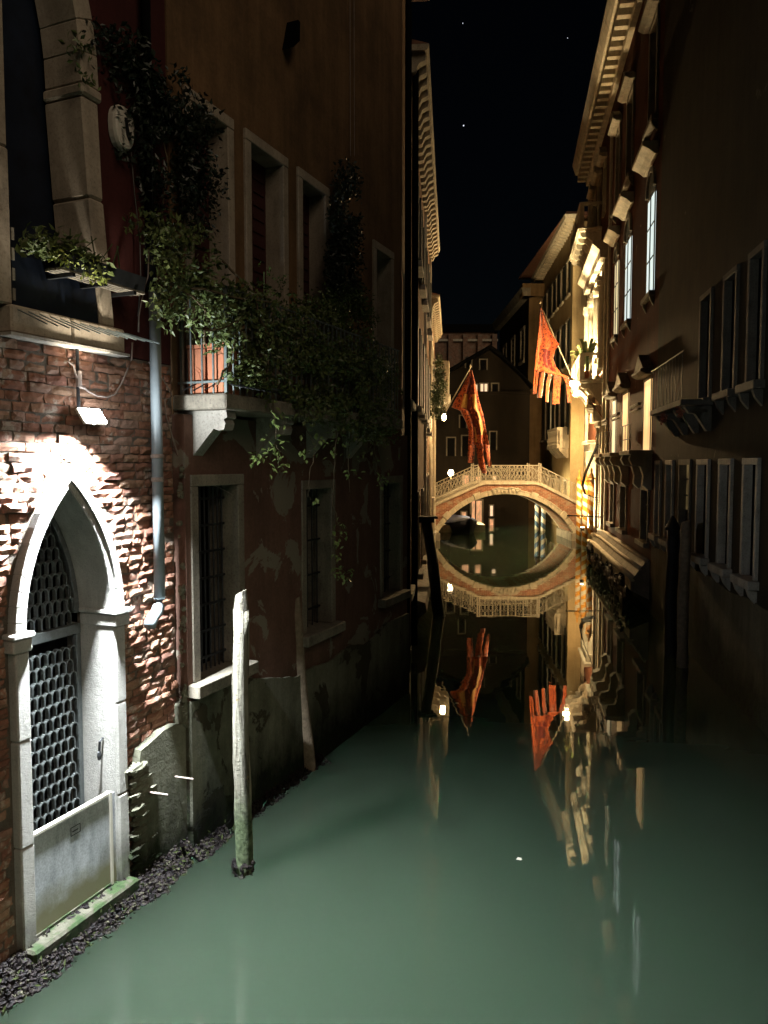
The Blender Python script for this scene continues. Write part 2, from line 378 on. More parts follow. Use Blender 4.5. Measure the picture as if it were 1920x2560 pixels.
M['flag'] = m_flag()
M['flaggold'] = m_simple('gold_embroidery', (0.36, 0.17, 0.03), 0.6)
M['terra'] = m_simple('terracotta', (0.50, 0.19, 0.10), 0.75, var=0.2, scale=6)
def m_mussel():
    t = NT('mussel_shell', 0.6, 0.18); g = t.n.new('ShaderNodeNewGeometry')
    n = t.noise(22, 3, 0.7, g.outputs['Position'])
    t.color(t.ramp(n, [(0.40, (0.003, 0.0025, 0.003)), (0.55, (0.018, 0.012, 0.013)), (0.63, (0.03, 0.032, 0.015)), (0.68, (0.07, 0.06, 0.045)), (0.76, (0.25, 0.22, 0.15))]))
    t.bump(t.noise(60, 3, 0.7, g.outputs['Position']), 0.6, 0.02); return t.m
M['mussel'] = m_mussel()
def m_algae():
    t = NT('green_algae_stone', 0.7, 0.3)
    c = t.ramp(t.noise(7, 6, 0.7), [(0.38, (0.075, 0.07, 0.052)), (0.47, (0.045, 0.046, 0.028)), (0.54, (0.02, 0.042, 0.010)), (0.68, (0.008, 0.013, 0.005))])
    t.color(c); t.bump(t.noise(25, 5, 0.7), 0.8, 0.015); return t.m
M['algae'] = m_algae()
def m_water():
    t = NT('canal_water', 0.012, 0.5); t.b.inputs['IOR'].default_value = 1.46
    g = t.n.new('ShaderNodeNewGeometry'); pos = g.outputs['Position']
    t.color(t.ramp(t.noise(0.12, 4, 0.6, pos), [(0.3, (0.0175, 0.028, 0.0185)), (0.7, (0.022, 0.0345, 0.022))]))
    mp = t.n.new('ShaderNodeMapping'); mp.inputs['Scale'].default_value = (0.5, 1.6, 1); mp.inputs['Rotation'].default_value = (0, 0, R(-8)); t.l.new(pos, mp.inputs[0])
    a = t.noise(1.0, 2, 0.5, mp.outputs[0]); b = t.noise(4.5, 2, 0.5, mp.outputs[0])
    h = t.math('ADD', a, t.math('MULTIPLY', b, 0.10))
    t.b.subsurface_method = 'BURLEY'; t.b.inputs['Subsurface Weight'].default_value = 1.0; t.b.inputs['Subsurface Radius'].default_value = (1.2, 1.8, 1.5); t.b.inputs['Subsurface Scale'].default_value = 2.2
    h = t.math('ADD', h, t.math('MULTIPLY', t.noise(14, 2, 0.5, mp.outputs[0]), 0.02)); t.bump(h, 0.3, 0.006); return t.m
M['water'] = m_water()
M['led'] = m_emit('cool_led', (0.92, 0.97, 1.0), 60)
M['bulb'] = m_emit('warm_bulb', (1.0, 0.80, 0.42), 40)
M['bulb2'] = m_emit('warm_bulb_soft', (1.0, 0.80, 0.45), 18)
M['lit_cool'] = m_emit('cool_lit_blind', (0.66, 0.76, 0.72), 1.35, (2, 2, 0.5), 0.75)
M['lit_warm'] = m_emit('warm_lit_blind', (0.90, 0.55, 0.22), 1.5, (3, 3, 0.6), 0.6)
M['lit_cream'] = m_emit('cream_lit_blind', (0.88, 0.72, 0.40), 1.2, (3, 3, 0.6), 0.7)
M['lit_dim'] = m_emit('dim_lit_glass', (0.55, 0.38, 0.14), 0.22, (5, 5, 5), 0.2)
M['lit_door'] = m_emit('lit_doorway_glass', (1.0, 0.42, 0.20), 0.9, (6, 6, 2), 0.35)
M['lit_win'] = m_emit('peach_lit_curtain', (1.0, 0.68, 0.42), 0.95)
M['star'] = m_emit('star_light', (0.8, 0.85, 1.0), 1.2)
LEDC = (0.90, 0.97, 1.0); WARM = (1.0, 0.66, 0.30)

# ------------------------------------------------------------------ setting
w = MB(); w.add([(-60, -30, 0), (80, -30, 0), (80, 300, 0), (-60, 300, 0)], [(0, 1, 2, 3)])
w.obj('water', M['water'], recalc=False, kind='structure')
g = MB(); g.add([(-900, -900, -1.2), (900, -900, -1.2), (900, 900, -1.2), (-900, 900, -1.2)], [(0, 1, 2, 3)])
g.obj('ground', m_simple('mud_ground', (0.05, 0.045, 0.035), 0.9), recalc=False, kind='structure')

# ------------------------------------------------------------------ generic facade pieces
def window(par, sg, s0, s1, z0, z1, pane='glass', fw=0.12, fo=0.04, depth=0.22, stone='stone_dark', sill=True, bars=None, shut=None, lintel=None, hood=None, wo=0.0, mull=True, brk=False):
    """frame proud of the wall, pane set back, optional sill, shutters, hood"""
    m = MB(sg)
    m.box(s0 - fw, s0, -depth, wo + fo, z0, z1); m.box(s1, s1 + fw, -depth, wo + fo, z0, z1)
    m.box(s0 - fw, s1 + fw, -depth, wo + fo + 0.004, z1, z1 + (lintel or fw))
    f = m.obj('window', M[stone], par, bevel=0.008)
    MB(sg).box(s0, s1, -depth - 0.03, -depth + 0.012, z0, z1).obj('pane', M[pane], f)
    if mull:
        mm = MB(sg); c = (s0 + s1) / 2; mm.box(c - 0.02, c + 0.02, -depth + 0.014, -depth + 0.04, z0, z1)
        for q in (0.36, 0.7): mm.box(s0, s1, -depth + 0.014, -depth + 0.036, z0 + (z1 - z0) * q - 0.015, z0 + (z1 - z0) * q + 0.015)
        mm.obj('glazing_bar', M['iron'], f)
    if sill: MB(sg).box(s0 - fw - 0.08, s1 + fw + 0.08, -depth, wo + fo + 0.12, z0 - 0.14, z0 - 0.002).obj('sill', M[stone], f, bevel=0.012)
    if brk:
        for q in (s0 - fw * 0.5, s1 + fw * 0.5): MB(sg).prismx([(0, z0 - 0.145), (wo + fo + 0.1, z0 - 0.145), (wo + fo + 0.06, z0 - 0.26), (0, z0 - 0.40)], q - 0.05, q + 0.05).obj('sill_bracket', M[stone], f)
    if bars:
        bm = MB(sg); n = bars[0]
        for i in range(n): q = s0 + (s1 - s0) * (i + 0.5) / n; bm.tube([(q, -0.05, z0), (q, -0.05, z1)], 0.011, 5)
        for i in range(bars[1]): q = z0 + (z1 - z0) * (i + 0.5) / bars[1]; bm.box(s0, s1, -0.062, -0.038, q - 0.012, q + 0.012)
        bm.obj('grille', M['iron'], f)
    if shut:
        for a, b in ((s0, (s0 + s1) / 2 - 0.008), ((s0 + s1) / 2 + 0.008, s1)):
            sm = MB(sg); n = 9; sm.box(a, b, -depth + 0.045, -depth + 0.075, z0, z1)
            for i in range(n * 2):
                q = z0 + 0.06 + (z1 - z0 - 0.12) * i / (n * 2); sm.box(a + 0.05, b - 0.05, -depth + 0.075, -depth + 0.09, q, q + 0.04)
            sm.obj('shutter', M[shut], f)
    if hood:
        a, b = s0 - fw - 0.15, s1 + fw + 0.15; zt = z1 + (lintel or fw) + 0.004
        h = MB(sg); h.prismx([(0, zt + 0.16), (0.34, zt + 0.16), (0.34, zt + 0.08), (0.2, zt), (0, zt)], a, b)
        if hood == 'ped': h.prism([(a, zt + 0.164), (b, zt + 0.164), ((a + b) / 2, zt + 0.62)], 0, 0.28)
        if hood == 'arc': h.prism([(a + (b - a) * i / 8, zt + 0.164 + 0.38 * math.sin(math.pi * i / 8)) for i in range(9)], 0, 0.27)
        h.obj('hood', M[stone], f, bevel=0.01)
    return f
def baluster_profile(h, r=0.075):
    return [(r, 0), (r, h * .08), (r * .5, h * .12), (r * .9, h * .3), (r * .75, h * .42), (r * .38, h * .62), (r * .5, h * .8), (r * .8, h * .9), (r, h * .93), (r, h)]
def balcony(par, sg, s0, s1, off, z, h=1.0, stone='stone_pal', nb=4, r=0.075, step=0.3, bd=0.8):
    sl = MB(sg).box(s0, s1, 0, off, z - 0.18, z).box(s0 - 0.05, s1 + 0.05, 0, off + 0.06, z - 0.10, z - 0.04).obj('balcony', M[stone], par, bevel=0.012)
    rm = MB(sg).box(s0, s1, off - 0.2, off, z + h - 0.13, z + h).box(s0, s0 + 0.2, 0.02, off - 0.2, z + h - 0.13, z + h).box(s1 - 0.2, s1, 0.02, off - 0.2, z + h - 0.13, z + h)
    for a in (s0 + 0.1, s1 - 0.1, (s0 + s1) / 2): rm.box(a - 0.1, a + 0.1, off - 0.2, off - 0.002, z + 0.002, z + h - 0.13)
    rm.obj('handrail', M[stone], sl, bevel=0.01)
    hb = h - 0.132; me = MB(1).lathe(0, 0, baluster_profile(hb, r), 10).mesh('baluster', M[stone], True)
    a = s0 + 0.35
    while a < s1 - 0.3:
        if abs(a - (s0 + s1) / 2) > 0.18: link_mesh('baluster', me, sl, (a, sg * (off - 0.1), z + 0.001))
        a += step
    k = 1
    while k * step < off - 0.25:
        for a in (s0 + 0.1, s1 - 0.1): link_mesh('baluster', me, sl, (a, sg * (off - 0.2 - k * step), z + 0.001))
        k += 1
    prof = [(0, -0.182), (off * 0.92, -0.182), (off * 0.95, -0.30), (off * 0.8, -0.42), (off * 0.62, -0.40), (off * 0.45, -0.55), (off * 0.18, -bd * 0.85), (0, -bd)]
    bme = MB(sg).prismx([(o, zz) for o, zz in prof], -0.09, 0.09).mesh('bracket', M[stone])
    for i in range(nb):
        link_mesh('bracket', bme, sl, (s0 + 0.25 + (s1 - s0 - 0.5) * i / (nb - 1), 0, z))
    return sl

# ================================================================== LEFT: brick house with gothic water door
A0 = WL; bh = thing('brick_house', 'weathered brick house with a pointed stone water door on the left bank', 'house', A0.o, A0.ang)
SC, HW, ZS, RR = 0.785, 0.475, 2.66, 1.62
def arch(t, n=12):
    cl, cr = SC - HW + RR, SC + HW - RR; r = RR + t
    a1 = math.acos((RR - HW) / r); L = []
    for i in range(n + 1):
        a = a1 * i / n; L.append((cl - r * math.cos(a), ZS + r * math.sin(a)))
    Rr = [(2 * SC - x, z) for x, z in reversed(L[:-1])]
    return L + Rr
def arch_top(x, t):
    hw = HW + t
    if abs(x - SC) >= hw: return None
    r = RR + t; c = SC - HW + RR if x < SC else SC + HW - RR
    return ZS + math.sqrt(max(0, r * r - (x - c) ** 2))
wm = MB(-1)
wm.box(-0.28, SC - HW, -0.38, -0.018, -1, 4.98); wm.box(SC + HW, 2.2, -0.38, -0.018, -1, 4.98); wm.box(SC - HW, SC + HW, -0.38, -0.018, -1, 0.10)
n = 24
for i in range(n):
    x0 = SC - HW + 2 * HW * i / n; x1 = SC - HW + 2 * HW * (i + 1) / n
    z0 = arch_top(x0, 0.06) - .03; z1 = arch_top(x1, 0.06) - .03
    wm.prism([(x0, z0), (x1, z1), (x1, 4.98), (x0, 4.98)], -0.38, -0.018)
wm.obj('wall', M['mortar'], bh)
MB(-1).box(-6, -0.28, -0.38, 0.0, -1, 12).obj('side_wall', M['brickfar'], bh)
MB(-1).box(-0.28, 2.3, -2.0, -1.9, -1, 12).obj('back_wall', M['black'], bh)
# bricks: 300 as single pieces, the others joined
def brick_mesh(k):
    b = MB(-1); nx, nz = 4, 2; r2 = random.Random(k); g_ = []
    for j in range(nz + 1):
        for i in range(nx + 1):
            e = (i in (0, nx)) or (j in (0, nz))
            g_.append((-0.5 + i / nx + r2.uniform(-.03, .03), (r2.uniform(0.66, 0.92) if e else r2.uniform(0.9, 1.07)), -0.5 + j / nz + r2.uniform(-.07, .07)))
    f = [(j * (nx + 1) + i, j * (nx + 1) + i + 1, (j + 1) * (nx + 1) + i + 1, (j + 1) * (nx + 1) + i) for j in range(nz) for i in range(nx)]
    rim = [i for i in range(nx + 1)] + [(j) * (nx + 1) + nx for j in range(1, nz + 1)] + [nz * (nx + 1) + i for i in range(nx - 1, -1, -1)] + [j * (nx + 1) for j in range(nz - 1, 0, -1)]
    base = len(g_); g_ += [(g_[i][0], -0.4, g_[i][2]) for i in rim]; m_ = len(rim)
    f += [(rim[i], rim[(i + 1) % m_], base + (i + 1) % m_, base + i) for i in range(m_)]
    b.add(g_, f); return b
BV = [brick_mesh(k) for k in range(12)]; BM = [b.mesh('brick', M['brick']) for b in BV]
cells = []; z = 0.02; row = 0
while z < 4.93:
    x = -0.27 + (row % 2) * 0.09 + rnd.uniform(-.03, .03)
    while x < 2.17:
        L = rnd.choice((0.12, 0.2, 0.22, 0.24, 0.17, 0.13)) + rnd.uniform(-.01, .01); x1 = min(x + L, 2.185)
        zc = z + 0.035
        def blocked(q):
            t = 0.155
            if zc < ZS: return abs(q - SC) < HW + t
            a_ = arch_top(q, t); return a_ is not None and zc < a_
        a, b = x, x1
        if blocked(a) and blocked(b): a = b
        else:
            while a < b and blocked(a): a += 0.01
            while b > a and blocked(b): b -= 0.01
        if a < SC < b and blocked(SC): b = a
        if b - a > 0.045 and not (zc < 1.27 and a > 1.5): cells.append((a, b, z, rnd.random()))
        x = x1 + 0.014
    z += 0.0785; row += 1
cells = [c for c in cells if rnd.random() > 0.012]
def brick_key(c):
    return -(2.2 if c[2] > 2.2 else 0) - (1.0 if c[0] > 0 else 0) - (c[1] - c[0]) * 3 + abs(c[2] - 3.4) * .25
cells.sort(key=brick_key)
stuffb = MB(1); srnd = []
for i, (a, b, z, q) in enumerate(cells):
    k = rnd.randrange(12); d = rnd.uniform(0.046, 0.066) + (0.02 if rnd.random() < 0.1 else 0); h = 0.069 + rnd.uniform(-.006, .006)
    tilt = rnd.uniform(-.03, .03)
    if i < 300:
        link_mesh('brick', BM[k], bh, ((a + b) / 2, 0.055, z + 0.036), (0, tilt, 0), (b - a, d, h))
    else:
        n0 = len(stuffb.F)
        stuffb.add([((a + b) / 2 + v[0] * (b - a), 0.055 + v[1] * d, z + 0.036 + v[2] * h) for v in BV[k].V], BV[k].F)
        srnd += [q] * (len(stuffb.F) - n0)
so = stuffb.obj('brick_courses', M['brick'], bh, kind='stuff', recalc=False)
at_ = so.data.attributes.new('rnd', 'FLOAT', 'FACE'); at_.data.foreach_set('value', srnd[:len(so.data.polygons)])
# stone door surround
ring0, ring1 = arch(0.0, 12), arch(0.13, 12)
cuts = [0, 4, 8, 12, 16, 20, 24]
for a, b in zip(cuts, cuts[1:]):
    m = MB(-1); i0 = ring0[a:b + 1]; o0 = ring1[a:b + 1]
    mid = [((p[0] * 0.6 + q[0] * 0.4), (p[1] * 0.6 + q[1] * 0.4)) for p, q in zip(i0, o0)]
    m.band(mid, o0, -0.06, 0.065); m.band(i0, mid, -0.06, 0.038)
    m.obj('arch_stone', M['stone_low'], bh, bevel=0.006)
for sx in (-1, 1):
    e = SC + sx * HW
    m = MB(-1); zz = 0.14
    for z0, z1 in ((0.14, 1.0), (1.006, 1.85), (1.856, 2.55)):
        a, b = sorted((e, e + sx * 0.13)); MB(-1).box(a, b, -0.06, 0.06 + rnd.uniform(0, .008), z0, z1).obj('jamb_stone', M['stone_low'], bh, bevel=0.012)
    a, b = sorted((e - sx * 0.015, e + sx * 0.165))
    MB(-1).box(a, b, -0.34, 0.085, 2.553, 2.66).box(a - 0.015, b + 0.015, -0.34, 0.105, 2.662, 2.705).obj('capital', M['stone_low'], bh, bevel=0.01)
# reveal
rv = MB(-1); ia, ib = arch(-0.004, 12), arch(0.02, 12)
rv.band(ia, ib, -0.50, 0.03)
for sx in (-1, 1):
    e = SC + sx * HW; a, b = sorted((e - sx * 0.006, e + sx * 0.02)); rv.box(a, b, -0.50, 0.045, 0.12, 2.553)
rv.obj('reveal', M['stone_low'], bh)
MB(-1).box(SC - HW - .2, SC + HW + .2, -0.56, -0.50, 0.0, 4.2).obj('dark_interior_sheet', M['black'], bh)  # black sheet behind the gate, stands for the dark interior
MB(-1).box(SC - HW - 0.13, SC + HW + 0.13, -0.5, 0.17, 0.02, 0.20).obj('doorstep', M['algae'], bh, bevel=0.02)
# iron grille
gr = MB(-1); GO = -0.36
ga, gb = arch(-0.01), arch(-0.065); gr.band(gb, ga, GO - 0.03, GO + 0.02)
gr.box(SC - HW + .008, SC + HW - .008, GO - 0.03, GO + 0.03, 2.47, 2.56)
for a, b in ((SC - HW + .008, SC - HW + .06), (SC - HW + 0.13, SC - HW + 0.185), (SC + HW - .06, SC + HW - .008)): gr.box(a, b, GO - 0.025, GO + 0.026, 0.2, 2.468)
grille = gr.obj('water_gate', M['grille'], bh, bevel=0.004)
lp_ = MB(-1); pw, ph = 0.040, 0.125
pth = [(-pw, 0, 0)] + [(-pw, 0, ph * 0.62)] + [(-pw * math.cos(t), 0, ph * 0.62 + pw * 1.1 * math.sin(t)) for t in [math.pi * i / 6 for i in range(1, 6)]] + [(pw, 0, ph * 0.62), (pw, 0, 0)]
for p, q in zip(pth, pth[1:]):
    dx, dz = q[0] - p[0], q[2] - p[2]; l_ = math.hypot(dx, dz); nx_, nz_ = -dz / l_ * 0.0055, dx / l_ * 0.0055
    lp_.prism([(p[0] + nx_, p[2] + nz_), (q[0] + nx_, q[2] + nz_), (q[0] - nx_, q[2] - nz_), (p[0] - nx_, p[2] - nz_)], -0.02, 0.02)
lme = lp_.mesh('loop', M['grille'])
x_l, x_r = SC - HW + 0.185, SC + HW - 0.06; pit = 0.083; row = 0; z = 0.24
while z < 2.34:
    x = x_l + 0.042 + (row % 2) * pit / 2
    while x < x_r - 0.03: link_mesh('loop', lme, grille, (x, -GO, z)); x += pit
    z += 0.118; row += 1
z = 2.57
while z < 3.7:
    x = SC - HW + 0.05 + (row % 2) * pit / 2
    while x < SC + HW - 0.03:
        t_ = arch_top(x + (0.045 if x > SC else -0.045), -0.03)
        if t_ and z + 0.11 < t_: link_mesh('loop', lme, grille, (x, -GO, z))
        x += pit
    z += 0.118; row += 1
z = 0.3
while z < 2.3: link_mesh('loop', lme, grille, (SC - HW + 0.095, -GO, z), (0, 0, 0), (0.85, 1, 1)); z += 0.118
# ring and pin fixed in the right reveal
hk = MB(-1); hk.tube([(SC + HW - 0.012, -0.10, 1.52), (SC + HW - 0.05, -0.10, 1.50), (SC + HW - 0.05, -0.11, 1.40)], 0.012, 6); hk.blob((SC + HW - 0.05, -0.11, 1.37), 0.03, 6, 4, 0, (1, .6, 1.6))
tag(hk.obj('mooring_hook', M['iron'], None), 'small dark iron hook in the white jamb of the pointed door', 'hook'); bpy.context.view_layer.update()
bpy.data.objects['mooring_hook'].location = A0.o; bpy.data.objects['mooring_hook'].rotation_euler = (0, 0, A0.ang)
# ledge, upper window, column, red plaster
for a, b in ((0.2, 0.80), (0.806, 1.42)):
    MB(-1).box(a, b, -0.36, 0.10, 4.99, 5.20).obj('ledge_stone', M['stone_up'], bh, bevel=0.015)
MB(-1).box(0.17, 1.45, -0.3, 0.125, 4.965, 4.988).obj('ledge_moulding', M['stone'], bh)
MB(-1).box(1.36, 1.66, -0.36, 0.0, 4.99, 12).box(1.66, 2.2, -0.36, -0.02, 4.99, 12).obj('red_wall', M['redstrip'], bh)
cj = MB(-1)
def quadcol(m, a0, a1, b0, b1, o0, o1, z0, z1): m.prism([(a0, z0), (a1, z0), (b1, z1), (b0, z1)], o0, o1)
quadcol(cj, 1.16, 1.335, 1.06, 1.23, -0.36, 0.07, 5.2, 6.25)
quadcol(cj, 1.06, 1.228, 1.0, 1.19, -0.36, 0.068, 6.255, 7.06)
cj.box(0.985, 1.215, -0.36, 0.09, 7.065, 7.16)
cj.obj('column', M['stone_up'], bh, bevel=0.02)
qa = []; qb = []
for i in range(9):
    t_ = math.pi / 2 * i / 8; qa.append((0.45 + 0.55 * math.cos(t_), 7.165 + 1.25 * math.sin(t_))); qb.append((0.45 + 0.75 * math.cos(t_), 7.165 + 1.45 * math.sin(t_)))
MB(-1).band(qa, qb, -0.34, 0.07).obj('upper_arch', M['stone_up'], bh, bevel=0.01)
rest = MB(-1)
for i in range(8):
    rest.prism([qb[i], (1.36, qb[i][1]), (1.36, qb[i + 1][1]), qb[i + 1]], -0.34, 0.0)
rest.box(1.2, 1.36, -0.34, 0.0, 5.2, 7.165)
rest.obj('red_spandrel', M['redstrip'], bh)
MB(-1).box(0.10, 0.255, -0.36, 0.06, 5.2, 6.35).box(0.09, 0.25, -0.36, 0.055, 6.355, 9).obj('column', M['stone_up'], bh, bevel=0.015)
MB(-1).box(-0.28, 0.10, -0.36, 0.0, 4.985, 12).obj('upper_wall', M['redstrip'], bh)
MB(-1).box(0.25, 1.2, -0.42, -0.37, 5.2, 9).obj('upper_window', M['navy'], bh)
MB(-1).box(0.27, 1.26, 0.02, 0.04, 5.2, 5.60).obj('parapet_panel', M['navy'], bh)
for i in range(4): MB(-1).box(0.262, 0.285, 0.045, 0.055, 5.24 + i * 0.15, 5.33 + i * 0.15).obj('panel_clip', M['stone_dark'], bh)
# rods above the ledge
rack = thing('drying_rods', 'row of thin grey green rods slanting over the stone ledge above the lamp', 'rods', WL.world(0, 0, 0), WL.ang)
for i, x in enumerate((35, 62, 90, 117, 142, 168, 192, 214, 236, 258, 280, 300, 316)):
    f = i / 12; y = 769 + (x - 35) * .228; h0_ = WL.hit(x, y, .06); h1_ = WL.hit(x + 83, y + 41 - 15 * f, .40)
    MB(-1).tube([(h0_[0], .06, h0_[1]), (h1_[0], .40, h1_[1])], 0.0055, 5).obj('rod', M['rod'], rack)
MB(-1).tube([(0.34, 0.05, 5.203), (1.35, 0.05, 5.203)], 0.004, 5).obj('rod', M['rod'], rack)
# window box with plant
wb = thing('window_box', 'dark slatted metal flower box with peeling underside below the tall arched window', 'planter', WL.world(0, 0, 0), WL.ang)
m = MB(-1); m.prismx([(0.12, 5.52), (0.30, 5.52), (0.33, 5.64), (0.325, 5.64), (0.29, 5.532), (0.13, 5.532), (0.105, 5.64), (0.10, 5.64)], 0.52, 1.44)
m.obj('trough', M['iron'], wb)
for q in (0.13, 0.175, 0.22, 0.265): MB(-1).box(0.50, 1.46, q, q + 0.03, 5.500, 5.518).obj('slat', M['stone_dark'], wb)
for q in (0.6, 0.95, 1.3): MB(-1).box(q, q + 0.03, 0.04, 0.31, 5.47, 5.499).obj('support', M['iron'], wb)
# leaf mesh and leaf clouds
def leaf_faces(p, d, nrm, L, W):
    side = d.cross(nrm)
    if side.length < 1e-4: side = Vector((1, 0, 0))
    side.normalize(); nn = side.cross(d)
    a = p; b = p + d * L * 0.45 + side * W + nn * W * 0.35; c = p + d * L; e = p + d * L * 0.45 - side * W + nn * W * 0.35; f = p + d * L * 0.5
    return [a, b, c, e, f], [(0, 1, 4), (1, 2, 4), (0, 4, 3), (3, 4, 2)]
def unit_leaf(mat, n='leaf'):
    b = MB(1); v, f = leaf_faces(Vector((0, 0, 0)), Vector((1, 0, 0)), Vector((0, 0, 1)), 1.0, 0.24); b.add([tuple(q) for q in v], f); return b.mesh(n, mat, recalc=False)
def rdir(r_=rnd):
    while True:
        v = Vector((r_.uniform(-1, 1), r_.uniform(-1, 1), r_.uniform(-1, 1)))
        if 0.1 < v.length < 1: return v.normalized()
def cloud(mb, blobs, n, L=(0.05, 0.09), dens=0.5, droop=0.4):
    tot = sum((b[3] * b[4] * b[5]) ** (2 / 3) for b in blobs)
    for b in blobs:
        k = int(n * (b[3] * b[4] * b[5]) ** (2 / 3) / tot)
        for _ in range(k):
            q = rdir() * (rnd.random() ** dens); p = Vector((b[0] + q.x * b[3], b[1] + q.y * b[4], b[2] + q.z * b[5]))
            hole = noise.noise(p * 3.1)
            if hole > 0.22: continue
            if p.y < 0.015: p.y = 0.015 + rnd.random() * 0.05
            d = (rdir() + Vector((0, 0.3, -droop))).normalized(); l = rnd.uniform(*L)
            v, f = leaf_faces(p, d, rdir(), l, l * rnd.uniform(0.2, 0.3)); mb.add([tuple(x) for x in v], f)
def leafobjs(par, me, sg, blobs, n, L=(0.06, 0.09), surf=0.15, jit=None):
    for i in range(n):
        b = rnd.choice(blobs); q = rdir() * (1 - surf * rnd.random())
        if q.y < -0.1: q.y = -q.y
        p = (b[0] + q.x * b[3], sg * max(0.03, b[1] + q.y * b[4]), b[2] + q.z * b[5]); l = rnd.uniform(*L)
        link_mesh('leaf', me, par, p, (rnd.uniform(-1.2, 1.2), rnd.uniform(-0.6, 1.3), rnd.uniform(0, 6.28)), (l, l * rnd.uniform(0.8, 1.3), l))
def bl(F, x, y, off, rpx, ro=None, rz=None):
    s_, z_ = F.hit(x, y, off); p = F.world(s_, off, z_); r = rpx * p.y / FPX
    return (s_, off, z_, r / abs(F.u.x) * 0.75 if F is WL else r, ro or r * 0.6, rz or r)
M['leaf_s'] = m_leaf('lit_strand_leaf', (0.26, 0.34, 0.10), (0.13, 0.19, 0.055)); LFS = unit_leaf(M['leaf_s'])  # hanging strands brightened in colour, the lamp barely reaches them
LF, LFY, LFD = unit_leaf(M['leaf']), unit_leaf(M['leaf_y']), unit_leaf(M['leaf_d'])
pl = thing('potted_plant', 'lit yellow green leafy plant growing in the metal flower box', 'plant', WL.world(0, 0, 0), WL.ang)
pb = [bl(WL, 130, 610, 0.22, 45, .1), bl(WL, 90, 620, 0.22, 30, .1), bl(WL, 185, 640, 0.26, 38, .1), bl(WL, 225, 660, 0.28, 32, .1), bl(WL, 160, 620, .2, 40, .1)]
m = MB(-1); cloud(m, pb, 420, (0.045, 0.085), 0.6, 0.1); m.obj('foliage', M['leaf'], pl, recalc=False, kind='stuff')
leafobjs(pl, LFY, -1, [bl(WL, 215, 665, .30, 30, .06), bl(WL, 235, 690, .32, 18, .05), bl(WL, 150, 640, .28, 22, .06)], 130, (0.035, 0.06))
leafobjs(pl, LF, -1, pb, 60, (0.07, 0.11))
m = MB(-1)
for i in range(7):
    a = 0.62 + i * 0.1; m.tube([(a, 0.2, 5.55), (a + rnd.uniform(-.05, .05), 0.22, 5.7), (a + rnd.uniform(-.1, .1), 0.26, 5.85)], 0.006, 5)
m.obj('stem', M['stem_g'], pl)
# alarm box
ab = thing('alarm_box', 'rounded white alarm box with dark curved stripe beside the stone column', 'alarm', WL.world(1.49, 0.01, 7.0), WL.ang)
m = MB(-1); pr = []
for i in range(20):
    t_ = 2 * math.pi * i / 20; e = 0.75; c_, s_ = math.cos(t_), math.sin(t_)
    pr.append((0.13 * math.copysign(abs(c_) ** e, c_), (0.17 if s_ > 0 else 0.21) * math.copysign(abs(s_) ** 0.9, s_)))
vv = []
for k, (o_, f_) in enumerate(((0, 1), (0.05, 1), (0.075, 0.93), (0.085, 0.8))): vv += [(p[0] * f_, o_, p[1] * f_) for p in pr]
ff = [(k * 20 + i, k * 20 + (i + 1) % 20, (k + 1) * 20 + (i + 1) % 20, (k + 1) * 20 + i) for k in range(3) for i in range(20)] + [tuple(range(60, 80)), tuple(range(19, -1, -1))]
m.add(vv, ff); m.obj('casing', M['white'], ab, smooth=False, bevel=0)
MB(-1).prism([(-0.02, 0.06), (0.02, 0.07), (0.035, -0.02), (0.06, -0.10), (0.03, -0.13), (0.0, -0.08)], 0.0855, 0.089).obj('stripe', M['iron'], ab)
tx = bpy.data.curves.new('alarm_text', 'FONT'); tx.body = 'laser'; tx.size = 0.055; tx.extrude = 0.001
to = bpy.data.objects.new('lettering', tx); COL.objects.link(to); bpy.context.view_layer.update()
tme = bpy.data.meshes.new_from_object(to.evaluated_get(bpy.context.evaluated_depsgraph_get())); bpy.data.objects.remove(to)
tme.materials.append(M['iron']); link_mesh('lettering', tme, ab, (-0.025, -0.088, 0.03), (R(90), R(18), 0))
# downpipe
dp = thing('downpipe', 'grey round drainpipe running down the brick wall to a white elbow', 'pipe', WL.world(0, 0, 0), WL.ang)
MB(-1).tube([(1.80, 0.12, 5.62), (1.80, 0.12, 2.72)], 0.052, 14).obj('pipe', M['pipe'], dp, smooth=True)
MB(-1).tube([(1.80, 0.12, 2.725), (1.79, 0.12, 2.66), (1.74, 0.13, 2.60), (1.66, 0.14, 2.56), (1.60, 0.16, 2.50)], 0.058, 12).obj('elbow', M['pipe'], dp, smooth=True)
MB(-1).lathe(1.80, 0.12, [(0.054, 4.06), (0.062, 4.065), (0.062, 4.09), (0.054, 4.10)], 14).obj('collar', M['cable'], dp)
MB(-1).lathe(1.80, 0.12, [(0.054, 3.84), (0.060, 3.845), (0.060, 3.875), (0.054, 3.88)], 14).obj('collar', M['cable'], dp)
MB(-1).tube([(1.80, 0.08, 5.62), (1.80, 0.08, 12)], 0.045, 10).obj('upper_pipe', M['black'], dp, smooth=True)
